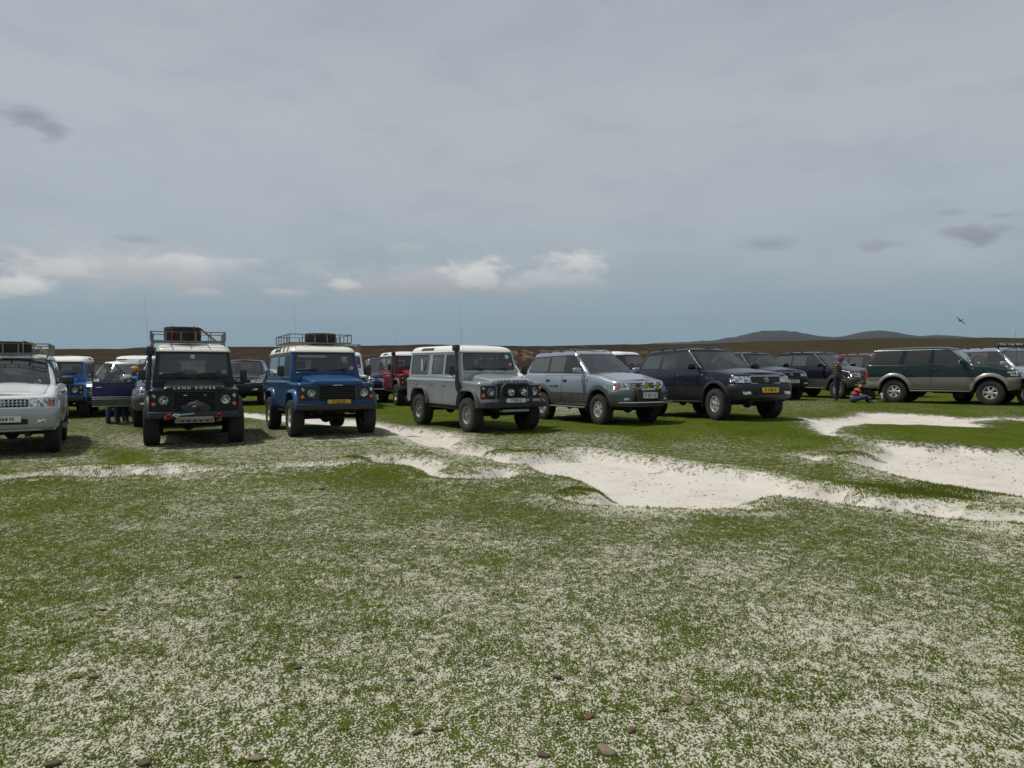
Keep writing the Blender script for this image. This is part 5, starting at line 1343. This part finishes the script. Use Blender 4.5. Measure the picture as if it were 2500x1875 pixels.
# rack of bars on the roof
b = B()
for sy in (-1, 1): b.box(-3.2, -1.5, sy*.60-.02, sy*.60+.02, 1.93, 1.965, .006, 1)
for xq in (-1.6, -2.3, -3.0): b.box(xq-.02, xq+.02, -.62, .62, 1.965, 1.985, .006, 1)
b.done('roof_bar', M['steel'], c1)
B().box(-1.9, -1.1, -.915, -.908, .985, 1.005, .002, 1)
lettering('LAND CRUISER', .055, M['ink'], c1, Matrix.Translation((-2.05, -.897, .965)) @ Matrix(((1,0,0,0), (0,0,-1,0), (0,1,0,0), (0,0,0,1))), .002, 1.1, 1.2)
place(c1, 1526, 19.3, 30, 'blue-silver estate-type four-by-four with two yellow spot lights on its bumper')
# --- navy-black large estate
c2, g2 = suv('big', dict(paint=PT['navyblack'], clad=PT['navylow'], flare=PT['navylow'], gstyle='big', ind=False, style='alloy5', fw=.03, fh=.09, seat=M['seat_tan'], glass=glassm('clear_glass', (.66,.74,.72), .1), handle=M['chrome'], rail_mat=M['trim'], step_mat=M['trim'], steer=R(-3)))
plate(c2, .928, .745, 'F 178 H', True, .05, .52, .125, .115)
screen_sticker(c2, (-3.35, -.795, 1.43), (0, -1, .2), .075, plain('pale_blue_disc', (.40,.62,.68), .6))
place(c2, 1818, 19.2, 22, 'navy-black estate-type four-by-four with a chrome grille and a yellow number plate')
# --- dark green long estate, side on
c3, g3 = suv('long', dict(paint=PT['green'], clad=PT['beige'], flare=PT['beige'], gstyle='vert', emblem=False, style='alloy6', fw=.055, fh=.12, glass=M['glass_dark'], screen=glassm('sky_screen', (.35,.42,.43), .5), rails=False, mirror=PT['green'], step_mat=M['steel'], mud=True))
b = B()
for sd in (-1, 1):
    S = g3['S']; y = sd*(S['hwb']+.004)
    b.tube([(-3.99, y-sd*.004, 1.372), (-2.7, y, 1.362), (-.76, y, 1.346)], .008, 5)
    b.tube([(-.70, sd*.815, 1.36), (-1.18, sd*.738, 1.862), (-1.5, sd*.726, 1.885), (-3.7, sd*.726, 1.872)], .009, 5)
b.done('window_trim', M['chrome'], c3)
place(c3, 2433, 25.1, 45.5, 'dark green long estate-type four-by-four with beige wheel arches, parked side-on')
# --- white estate at the left edge
c4_, g4 = suv('five_door', dict(paint=PT['white'], clad=PT['whitelow'], flare=PT['white'], gstyle='vert', fw=.02, fh=.10, gframe=False, mirror=M['trim'], glass=glassm('teal_glass', (.50,.62,.60), .2), bumper=PT['whitelow'], rails=False, mud=True))
plate(c4_, .905, .70, 'F 364 H', False, .06, .52, .115, .10)
roof_rack(c4_, -2.9, -1.05, .66, 1.93, .19, 1.80, M['rack'], 4, 9, .06)
screen_sticker(c4_, (-.60, .48, 1.36), (1, 0, .9), .06, M['strap_yel']); screen_sticker(c4_, (-.54, .40, 1.28), (1, 0, .9), .05, plain('pale_teal', (.45,.65,.62), .6))
place(c4_, 12, 13.98, 29, 'white estate-type four-by-four cut off by the left edge of the photo')
p = on_roof(c4_, -1.55, -.03, 1.935); spare_lying('roof_spare_wheel', 'spare wheel held by yellow straps on the rack of the white four-by-four', p, R(29-90), .37, .24, M['strap_yel'], 'steel')
# --- navy estate with its front door open
c5, g5 = suv('five_door', dict(paint=PT['navy'], clad=PT['greycl'], flare=PT['greycl'], gstyle='bars', emblem=False, open_door=True, strips=(.80, .745), fw=.05, fh=.13, mirror=M['chrome'], glass=M['glass'], rail_mat=M['trim'], spec=dict(r=.43)))
def open_door(root, S, ang):
    """front right door swung out about its front edge; built closed along -x from the hinge, then turned"""
    hx, hy = -.62, -S['hw']+.04
    e = B(); w = 1.12
    # skin: from z .53 to belt, slight outward bulge
    zs_ = [.53, .60, .75, .80, .95, 1.10, 1.20, 1.235]; bul = [-.02, .0, .012, .015, .018, .010, -.010, -.03]
    xs_ = [0, -.02, -.3, -.6, -.9, -w+.02, -w]
    gpts = [[e.bm.verts.new((x, -.02-bul[i]-(0 if 0 < j < len(xs_)-1 else -.02), z)) for j, x in enumerate(xs_)] for i, z in enumerate(zs_)]
    for i in range(len(zs_)-1):
        for j in range(len(xs_)-1):
            f = e.bm.faces.new((gpts[i][j], gpts[i+1][j], gpts[i+1][j+1], gpts[i][j+1])); f.material_index = 1 if i < 3 else 0
    e.box(-w, 0, -.012, .05, .53, 1.225, .015, mi=2)
    dr = e.done('open_door', [PT['navy'], PT['greycl'], M['inner']], root)
    fr = [(-.10, 1.235), (-.58, 1.735), (-w+.02, 1.745), (-w+.01, 1.235)]
    f = B(); f.tube([(x, -.0+.13*(z-1.235)/.5, z) for x, z in fr], .022, 6); f.prism([(-.0, 1.225), (-.12, 1.225), (-.30, 1.42), (-.02, 1.30)], 'y', -.01, .02); f.done('window_frame', M['trim'], dr)
    q = B(); q.bm.faces.new([q.bm.verts.new((x, .0+.13*(z-1.235)/.5, z)) for x, z in [(-.13, 1.24), (-.59, 1.725), (-w+.04, 1.735), (-w+.03, 1.24)]]); q.done('side_window', M['glass'], dr, False)
    m = B(); m.box(-.34, -.10, -.20, -.05, 1.27, 1.43, .05, 3); m.box(-.2, -.1, -.06, .0, 1.25, 1.29, .01); m.done('mirror', M['chrome'], dr)
    h = B(); h.box(-w+.10, -w+.27, -.065, -.04, 1.055, 1.085, .012); h.done('door_handle', M['chrome'], dr)
    s = B()
    for z in (.80, .745, .54): s.box(-w, -.005, -.045, -.034, z-.010, z+.010, .003, 1)
    s.done('side_strip', M['chrome'], dr)
    dr.location = (hx, hy, .02); dr.rotation_euler = (0, 0, ang)
open_door(c5, g5['S'], R(84))
place(c5, 412, 20.7, 24, 'navy four-by-four with grey wheel arches and its front door standing open')
# ---- cars farther back: copies in other colours
PTm = lambda a, b: {PT[a].name: PT[b]}
def bgc(src, mp, drop, px, d, phi, label, dz=0.0):
    c = clone(src, mp, drop); place(c, px, d, phi, label, dz=dz); return c
DROPD = ('winch_cover', 'winch_mount', 'mount_hole', 'winch_rope', 'shackle', 'rope_eye', 'grille_light', 'roof_rack', 'sun_visor', 'number_plate', 'tax_disc', 'sticker', 'front_emblem')
bgc(d2, {PT['blue'].name: PT['brightblue']}, DROPD+('aerial',), 140, 25.6, 24, 'bright blue boxy four-by-four with a white roof, behind the white one at the left edge')
bgc(d3, {PT['silver'].name: PT['red'], PT['cream'].name: M['white']}, ('bull_bar', 'number_plate', 'window_sticker', 'lettering', 'steering_guard', 'sticker', 'tax_disc'), 1022, 28.8, 22, 'red boxy four-by-four with a white roof, half hidden by the silver one')
w1 = bgc(d2, {PT['blue'].name: M['white'], PT['cream'].name: M['white']}, ('number_plate', 'sun_visor', 'aerial'), 836, 27.0, 18, 'white boxy four-by-four just behind the blue one with the yellow plate')
bgc(d2, {PT['blue'].name: PT['maroon'], PT['cream'].name: M['white']}, DROPD, 1578, 32.5, 52, 'maroon boxy four-by-four with a white roof, behind the gap right of the blue-silver estate')
bgc(d3, {PT['silver'].name: PT['white'], PT['cream'].name: M['white']}, ('bull_bar', 'number_plate', 'window_sticker', 'lettering', 'steering_guard', 'snorkel', 'aerial', 'sticker'), 318, 31.0, 12, 'white-roofed four-by-four seen over the open navy door')
DROPS = ('spot_light_shell', 'bumper_guard', 'bumper_tube', 'number_plate', 'roof_bar', 'lettering')
bgc(c1, {PT['bluesilver'].name: PT['silver']}, DROPS, 262, 26.5, 6, 'silver-grey estate-type four-by-four mostly hidden by the open navy door')
bgc(c2, {}, ('number_plate', 'sticker', 'roof_rail'), 588, 31.0, 14, 'navy four-by-four with a chrome grille between the black and the blue boxy ones')
k1 = bgc(c2, {}, ('number_plate', 'sticker'), 1898, 29.5, 18, 'second navy estate-type four-by-four, behind the one with the yellow F 178 H plate')
k2 = bgc(c1, {PT['bluesilver'].name: PT['navy2'], PT['slate'].name: PT['greycl']}, ('number_plate', 'roof_bar', 'lettering'), 2080, 30.3, 26, 'navy four-by-four with grey cladding behind the person in the purple hat')
bgc(c1, {PT['bluesilver'].name: PT['maroon'], PT['slate'].name: PT['maroon']}, DROPS, 2215, 32.5, 26, 'maroon estate-type four-by-four behind the tail of the dark green one')
bgc(c1, {PT['bluesilver'].name: PT['navy'], PT['slate'].name: PT['navy']}, ('spot_light_shell', 'number_plate', 'roof_bar', 'lettering', 'bumper_guard'), 940, 31.5, 14, 'navy four-by-four with a bright bumper, left of the red one')
bgc(c4_, {PT['whitelow'].name: PT['white']}, ('number_plate', 'sticker'), 1230, 27.5, 14, 'white estate-type four-by-four behind the silver boxy one')
bgc(c1, {PT['bluesilver'].name: PT['navy']}, DROPS+('roof_rail',), 1935, 40.0, 20, 'dark blue car farthest back, between two navy estates')
k3 = bgc(c1, {PT['slate'].name: PT['bluesilver']}, ('spot_light_shell', 'number_plate', 'bumper_guard', 'lettering', 'bumper_tube', 'roof_bar'), 2560, 24.2, 12, 'silver four-by-four with a light bar on its roof at the right edge')
b = B()
b.tube([(-1.35, -.72, 1.98), (-1.35, .72, 1.98)], .018, 6)
for y in (-.60, .60): b.tube([(-1.35, y, 1.84), (-1.35, y, 2.0)], .02, 6)
lb = b.done('light_bar', M['trim'], k3)
for y in (-.50, -.17, .17, .50):
    s_ = B().box(-1.40, -1.28, y-.13, y+.13, 2.0, 2.10, .03).done('light_shell', M['trim_grey'], lb); B().box(-1.28, -1.268, y-.11, y+.11, 2.015, 2.085, .005, 1).done('spot_light', M['lens'], s_)
whip(k3, (-.5, -.72, 1.3), (-.55, -.76, 2.5), .006)
plate(k1, .928, .745, 'F 61 H', False, .05, .52, .125, .115)
# ------------------------------------------------------------------ people
SK = plain('skin', (.48,.26,.19), .6, 0, .08)
def cloth(n, c, r=.9): return plain(n, c, r, 0, .18, 14, .25)
_eye = plain('eye', (.02,.015,.012), .3)
def person(label, loc, rz, segs, head, parts, voxel=.011, extra=None):
    """segs: (a, b, ra, rb, material index); one continuous remeshed body. head: (centre, forward, radius)"""
    b = B()
    for a, c, ra, rb, mi in segs:
        a, c = Vector(a), Vector(c); b.ball(a, ra, 2); b.ball(c, rb, 2)
        if (c-a).length > 1e-3: b.tube([a, c], [ra, rb], 12)
    hc, fw, hr = Vector(head[0]), Vector(head[1]).normalized(), head[2]
    up = Vector((0,0,1)); up = (up-fw*up.dot(fw)).normalized(); sdv_ = up.cross(fw)
    def hp(f, s, u): return hc+fw*f*hr+sdv_*s*hr+up*u*hr
    b.ball(hp(0, 0, .12), hr*.98, 3); b.ball(hp(.18, 0, -.45), hr*.68, 3); b.ball(hp(.98, 0, -.22), hr*.17, 2); b.tube([hp(.80, 0, .15), hp(1.0, 0, -.2)], [hr*.08, hr*.15], 8)
    for s in (-1, 1): b.ball(hp(-.05, s*.92, -.12), hr*.22, 2, (1, .6, 1.2)); b.ball(hp(.55, s*.45, -.32), hr*.3, 2)
    b.ball(hp(.82, 0, -.62), hr*.16, 2, (1, 1, .7)); b.ball(hp(.70, 0, -.95), hr*.25, 2)
    me = bpy.data.meshes.new('t'); b.bm.to_mesh(me); b.bm.free(); o = bpy.data.objects.new('t', me); C.objects.link(o)
    md = o.modifiers.new('r', 'REMESH'); md.mode = 'VOXEL'; md.voxel_size = voxel; md.use_smooth_shade = True
    sm = o.modifiers.new('s', 'SMOOTH'); sm.iterations = 2; sm.factor = .5
    dg = bpy.context.evaluated_depsgraph_get(); me2 = bpy.data.meshes.new_from_object(o.evaluated_get(dg)); bpy.data.objects.remove(o)
    nf = len(me2.polygons); cen = np.empty(nf*3); me2.polygons.foreach_get('center', cen); cen = cen.reshape(-1, 3)
    best = np.full(nf, 1e9); mi_ = np.zeros(nf, np.int32)
    for a, c, ra, rb, mi in list(segs)+[(tuple(hc), tuple(hc+up*.01), hr*.9, hr*.9, 0)]:
        a, c = np.array(a), np.array(c); ab = c-a; L2 = max(1e-9, ab.dot(ab)); t = np.clip((cen-a).dot(ab)/L2, 0, 1)
        dd = np.linalg.norm(cen-a-t[:, None]*ab, axis=1)-(ra+(rb-ra)*t); m_ = dd < best; best[m_] = dd[m_]; mi_[m_] = mi
    me2.materials.clear()
    for p in parts: me2.materials.append(p)
    me2.polygons.foreach_set('material_index', mi_); me2.shade_smooth()
    o = bpy.data.objects.new('person', me2); C.objects.link(o); o.location = loc; o.rotation_euler = (0, 0, rz); tag(o, label, 'person')
    for s in (-1, 1): B().ball(hp(.86, s*.36, .02), hr*.10, 2).done('eye', _eye, o)
    return o, hp, hr
def hair(o, hp, hr, mat, name='hair', low=-.35, r=1.10, front=.55):
    bm = bmesh.new(); bmesh.ops.create_icosphere(bm, subdivisions=4, radius=1); 
    kill = [v for v in bm.verts if (v.co.x > front and v.co.z < .45) or v.co.z < low]
    bmesh.ops.delete(bm, geom=kill, context='VERTS')
    for v in bm.verts:
        k = r*(1+.05*math.sin(v.co.x*19+v.co.z*13)*math.cos(v.co.y*17)); v.co = hp(v.co.x*k, v.co.y*k, v.co.z*k+.1)
    bmesh.ops.solidify(bm, geom=bm.faces, thickness=-.012); return to_obj(name, bm, mat, o)
def hand(segs, w, d, palm=.038, r=.0095, curl=.35, thumb=1):
    """palm and five unequal fingers from wrist w along d"""
    w = Vector(w); d = Vector(d).normalized(); n = d.cross(Vector((0,0,1))); n = n.normalized() if n.length > .1 else Vector((1,0,0)); u = n.cross(d)
    pc = w+d*.05; 
    for k in (-1, 0, 1): segs.append((tuple(w+n*k*.012), tuple(w+d*.085+n*k*.026), .017, .015, 0))
    for k, l in enumerate((.066, .078, .074, .058)):
        b0 = w+d*.09+n*(k-1.5)*.021; m = b0+(d-u*curl*.5).normalized()*l*.55; e = m+(d-u*curl*1.8).normalized()*l*.5
        segs.append((tuple(b0), tuple(m), r, r*.95, 0)); segs.append((tuple(m), tuple(e), r*.95, r*.8, 0))
    t0 = w+d*.03+n*.03*thumb; t1 = t0+(d*.6+n*thumb*.8).normalized()*.035; t2 = t1+(d+n*.2*thumb-u*.3).normalized()*.032
    segs.append((tuple(t0), tuple(t1), .014, .0115, 0)); segs.append((tuple(t1), tuple(t2), .0115, .0095, 0))
def stand(h=1.70, lean=0.0, arms=None, shoe=.05, fat=1.0, legs=((.0, .09), (.0, -.09)), look=(1, 0, 0), head_dx=0.0, jm=1, tm=2, sm=3, sleeve=True):
    """standing figure facing +x; materials: 0 skin, 1 jacket, 2 trousers, 3 shoes"""
    k = h/1.70; s = []; f = fat
    hip = Vector((0, 0, .90*k)); ch = Vector((lean*.6, 0, 1.28*k)); nk = Vector((lean, 0, 1.46*k)); hd = Vector((lean*1.25+head_dx, 0, 1.585*k))
    s += [((0, .06, .93*k), (0, -.06, .93*k), .125*f*k, .125*f*k, tm), (tuple(hip+Vector((0,0,.06))), tuple(ch), .135*f*k, .145*f*k, jm), (tuple(ch+Vector((0, .09*k, .04))), tuple(ch+Vector((0, -.09*k, .04))), .12*f*k, .12*f*k, jm),
          (tuple(ch+Vector((.0, .17*k, .10*k))), tuple(ch+Vector((0, -.17*k, .10*k))), .065*f*k, .065*f*k, jm), (tuple(ch+Vector((0,0,.12*k))), tuple(nk), .085*k, .058*k, jm), (tuple(nk), tuple(hd-Vector((0,0,.05))), .052*k, .055*k, 0)]
    for (fx, fy) in legs:
        kn = Vector((fx*.5+.03, fy, .49*k)); an = Vector((fx, fy*1.05, .09*k))
        s += [((0, fy*.95, .88*k), tuple(kn), .092*f*k, .062*f*k, tm), (tuple(kn), tuple(an), .060*f*k, .050*f*k, tm), (tuple(an+Vector((-.03,0,-.035))), tuple(an+Vector((.15*k,0,-.055))), .042, .035, sm)]
    arms = arms or [((.02, .26, 1.10), (.08, .25, .86)), ((.02, -.26, 1.10), (.08, -.25, .86))]
    for i, (el_, wr) in enumerate(arms):
        sd = 1 if i == 0 else -1; sh = ch+Vector((0, .19*sd*k, .10*k)); e = Vector(el_)*k if not isinstance(el_, Vector) else el_; w_ = Vector(wr)*k
        s += [(tuple(sh), tuple(e), .058*f*k, .045*f*k, jm), (tuple(e), tuple(w_), .043*f*k, .034*f*k, jm if sleeve else 0)]
        hand(s, w_, (w_-e), thumb=-sd)
    return s, (tuple(hd), look, .098*k)
def gp(px, py, dd=None):
    x, y = backproj(px, py, 0); z = 0
    for _ in range(4): z = gz(x, y); x, y = backproj(px, py, z)
    return x, y, gz(x, y)
jeans = cloth('blue_jeans', (.022,.055,.12)); dark = cloth('navy_trousers', (.018,.022,.045)); shoe_b = plain('brown_shoe', (.16,.055,.03), .6); shoe_g = plain('grey_shoe', (.30,.31,.34), .6)
def puffer():
    m, nt, out = nmat('quilted_olive'); tc = nt.nodes.new('ShaderNodeTexCoord'); wv = nt.nodes.new('ShaderNodeTexWave'); wv.bands_direction = 'Z'; wv.inputs['Scale'].default_value = 3.4; wv.inputs['Distortion'].default_value = 1.2
    nt.links.new(tc.outputs['Object'], wv.inputs[0]); n = noise(nt, tc.outputs['Object'], 9, 4)
    bsdf(nt, out, Base_Color=mixc(nt, n, (.040,.036,.012), (.085,.078,.028)), Roughness=.55, Normal=bump(nt, wv.outputs[0], .35, .03)); return m
# standing, purple hat
x, y, z = gp(2042, 980); s, hd = stand(1.66, .05, [((.05, .24, 1.08), (.20, .19, .88)), ((.05, -.24, 1.08), (.20, -.19, .88))], fat=1.12, look=(1, 0, -.55), head_dx=.06)
s.append(((-.02, 0, 1.33), (-.05, 0, 1.42), .09, .085, 1))
o, hp_, hr_ = person('standing person in an olive quilted jacket and a purple hat', (x, y, z), R(-35), s, hd, [SK, puffer(), dark, plain('sandal', (.30,.19,.13), .7)])
hair(o, hp_, hr_, cloth('purple_wool', (.085,.025,.14)), 'hat', -.30, 1.22, .75)
# sitting, striped shirt
def stripes():
    m, nt, out = nmat('orange_black_stripes'); tc = nt.nodes.new('ShaderNodeTexCoord'); mp_ = nt.nodes.new('ShaderNodeMapping'); mp_.inputs['Rotation'].default_value = (0, R(-22), 0); nt.links.new(tc.outputs['Object'], mp_.inputs[0])
    sp = nt.nodes.new('ShaderNodeSeparateXYZ'); nt.links.new(mp_.outputs[0], sp.inputs[0]); fr = math_(nt, 'FRACT', math_(nt, 'MULTIPLY', sp.outputs[2], 6.6)); f = math_(nt, 'GREATER_THAN', fr, .58)
    bsdf(nt, out, Base_Color=mixc(nt, f, (.50,.085,.045), (.022,.014,.025)), Roughness=.9); return m
x, y, z = gp(2090, 983)
s = [((0, .07, .13), (0, -.07, .13), .125, .125, 2), ((.03, 0, .20), (.13, 0, .42), .13, .135, 1), ((.14, .11, .46), (.14, -.11, .46), .085, .085, 1), ((.15, 0, .50), (.20, 0, .57), .07, .052, 1), ((.20, 0, .57), (.26, 0, .63), .05, .05, 0)]
for sd in (-1, 1):
    s += [((.02, sd*.10, .13), (.40, sd*.24, .24), .092, .068, 2), ((.40, sd*.24, .24), (.52+.06*sd, -sd*.05, .08), .062, .048, 2), ((.50+.06*sd, -sd*.05, .07), (.66+.04*sd, -sd*.10, .055), .042, .034, 3)]
    s += [((.15, sd*.17, .46), (.24, sd*.22, .27), .056, .043, 1), ((.22, sd*.22, .31), (.24, sd*.22, .27), .046, .044, 0), ((.24, sd*.22, .27), (.46, sd*.12, .22), .040, .028, 0)]
    hand(s, (.46, sd*.12, .22), (1, -sd*.3, -.15), thumb=-sd)
o, hp_, hr_ = person('person with short brown hair sitting on the grass in an orange and black striped shirt', (x-.10, y, z-.01), R(-18), s, ((.31, 0, .70), (1, 0, -.75), .095), [SK, stripes(), jeans, shoe_g])
hair(o, hp_, hr_, cloth('brown_hair', (.05,.032,.02)), 'hair', -.45, 1.09, .5)
# behind the open door
x, y = W(258, 21.9); z = gz(x, y); s, hd = stand(1.80, .02, [((.02, .30, 1.14), (.22, .22, 1.02)), ((.02, -.30, 1.14), (.22, -.22, 1.02))], fat=1.12, legs=((.08, .07), (-.06, -.07)))
blk = cloth('black_jacket', (.014,.014,.017))
o, hp_, hr_ = person('person in a black jacket with a round back emblem behind the open navy door', (x+.05, y, z), R(68), s, hd, [SK, blk, jeans, shoe_b])
hair(o, hp_, hr_, cloth('brown_hair', (.06,.035,.02)), 'cap', -.1, 1.14, .95)
em = B(); em.lathe([(.085, 0), (.085, .004), (.055, .004), (.055, 0)], (-.165, 0, 1.42), 'x', 24); em.lathe([(.03, .0), (.03, .004), (0, .004)], (-.165, 0, 1.42), 'x', 16)
for k in range(8):
    a = 2*PI*k/8; em.box(-.165, -.161, .068*math.cos(a)-.014, .068*math.cos(a)+.014, 1.42+.068*math.sin(a)-.014, 1.42+.068*math.sin(a)+.014)
em.done('back_emblem', plain('pale_print', (.50,.50,.44), .8), o)
x, y = W(286, 21.9); z = gz(x, y); s, hd = stand(1.60, 0, fat=1.0, legs=((.0, .07), (.0, -.07)))
o, hp_, hr_ = person('person in blue jeans and brown boots, middle of the three standing behind the open door', (x, y, z), R(-170), s, hd, [SK, cloth('grey_fleece', (.05,.052,.06)), jeans, shoe_b]); hair(o, hp_, hr_, cloth('dark_hair', (.03,.02,.014)), 'hair')
x, y = W(306, 22.0); z = gz(x, y); s, hd = stand(1.42, 0, fat=.95, legs=((.0, .07), (.0, -.07)))
o, hp_, hr_ = person('person in dark trousers and grey shoes, nearest the hinge of the open door', (x, y, z), R(170), s, hd, [SK, cloth('dark_fleece', (.03,.035,.05)), cloth('dark_jeans', (.02,.035,.085)), shoe_g]); hair(o, hp_, hr_, cloth('dark_hair', (.03,.02,.014)), 'hair')
# child in bright blue jacket between door and body
x, y = W(329, 22.3); z = gz(x, y); s, hd = stand(1.70, 0, fat=.95)
s.append(((.0, 0, 1.39), (.0, 0, 1.44), .095, .085, 4))
o, hp_, hr_ = person('person in a yellow hat and bright blue jacket between open door and navy car', (x, y, z), R(-130), s, hd, [SK, cloth('bright_blue_jacket', (.03,.25,.62)), dark, shoe_b, M['strap_red']])
hair(o, hp_, hr_, cloth('yellow_hat', (.55,.30,.06)), 'hat', -.25, 1.2, .6)
x, y = W(656, 22.6); z = gz(x, y); s, hd = stand(1.80, .12, [((.10, .24, 1.12), (.34, .20, 1.0)), ((-.02, -.27, 1.10), (.06, -.28, .88))], fat=1.2, head_dx=.05)
o, hp_, hr_ = person('person in a black coat and cream hat half hidden behind the blue four-by-four', (x, y, z), R(12), s, hd, [SK, blk, dark, shoe_b])
hair(o, hp_, hr_, cloth('cream_hat', (.60,.56,.42)), 'hat', -.30, 1.25, .75)
# reaching up to a roof
x, y = W(878, 28.2); z = gz(x, y); s, hd = stand(1.74, .02, [((.05, .28, 1.12), (.18, .26, .95)), ((.20, -.46, 1.46), (.30, -.66, 1.66))], fat=1.12, sleeve=False)
o, hp_, hr_ = person('person in a maroon shirt resting a raised arm on the roof of a navy car', (x, y, z), R(-30), s, hd, [SK, cloth('maroon_shirt', (.13,.012,.03)), dark, shoe_b])
hair(o, hp_, hr_, cloth('auburn_hair', (.10,.03,.012)), 'hair', -.45, 1.12, .5)
# ------------------------------------------------------------------ small things
x, y, z = gp(2153, 982.5); b = B(); b.lathe([(0, 0), (.042, 0), (.045, .01), (.045, .24), (.036, .262)], (0, 0, 0), 'z', 24); fl = b.done('flask', M['chrome']); tag(fl, 'silver vacuum flask standing on the grass beside the dark green car', 'flask')
fl.location = (x, y, z); B().lathe([(.036, .258), (.04, .262), (.04, .33), (.036, .338), (0, .338)], (0, 0, 0), 'z', 24).done('flask_cup', M['white'], fl)
x, y, z = gp(2122, 975); b = B(); b.box(-.36, .36, -.16, .16, 0, .38, .08, 3); b.box(-.30, .30, -.17, -.155, .06, .24, .02); bg = b.done('holdall', M['tarp']); bg.location = (x+.05, y+.35, z); bg.rotation_euler = (0, 0, R(20)); tag(bg, 'black holdall on the grass in front of the seated person', 'bag')
b = B(); b.tube([(-.18, -.03, .36), (-.14, -.05, .46), (.14, -.05, .46), (.18, -.03, .36)], .012, 6); b.done('handle', M['trim'], bg); b = B(); b.box(-.30, .30, -.006, .006, .378, .386); b.done('zip', M['steel'], bg)
# bird
def bird():
    D = 62; cx, cz = (2343-1250)/FPX*D, 1.6+(898-783)/FPX*D
    b = B(); b.tube([(-.34, 0, -.02), (-.26, 0, 0), (-.10, 0, .0), (.10, 0, .0), (.20, 0, .015), (.27, 0, .02), (.33, 0, .008)], [.010, .03, .06, .065, .038, .036, .008], 10)
    for sd in (-1, 1):
        st = [(.08, .03, 0, .16), (.12, .22, .07, .15), (.10, .36, .07, .13), (-.02, .55, .0, .08), (-.14, .68, -.08, .015)]
        top = []; bot = []
        for x, y, z, c in st:
            top.append((b.bm.verts.new((x, sd*y, z+.010)), b.bm.verts.new((x-c*.5, sd*y, z+.014)), b.bm.verts.new((x-c, sd*y, z)))); bot.append((b.bm.verts.new((x, sd*y, z-.002)), b.bm.verts.new((x-c*.5, sd*y, z-.004)), b.bm.verts.new((x-c, sd*y, z-.003))))
        fs = []
        for i in range(4):
            for j in range(2): fs.append(b.bm.faces.new((top[i][j], top[i+1][j], top[i+1][j+1], top[i][j+1]))); fs.append(b.bm.faces.new((bot[i][j], bot[i][j+1], bot[i+1][j+1], bot[i+1][j])))
            fs.append(b.bm.faces.new((top[i][0], bot[i][0], bot[i+1][0], top[i+1][0]))); fs.append(b.bm.faces.new((top[i][2], top[i+1][2], bot[i+1][2], bot[i][2])))
        bmesh.ops.recalc_face_normals(b.bm, faces=fs)
    b.prism([(-.30, -.03), (-.46, -.06), (-.46, .06), (-.30, .03)], 'z', -.012, .0)
    o = b.done('bird', plain('brown_feathers', (.075,.058,.05), .8, 0, .4, 8)); o.location = (cx, D, cz); o.scale = (.8, .8, .8); o.rotation_euler = (R(-50), R(20), R(195)); tag(o, 'brown seabird gliding with bent wings in the sky at right', 'bird')
bird()
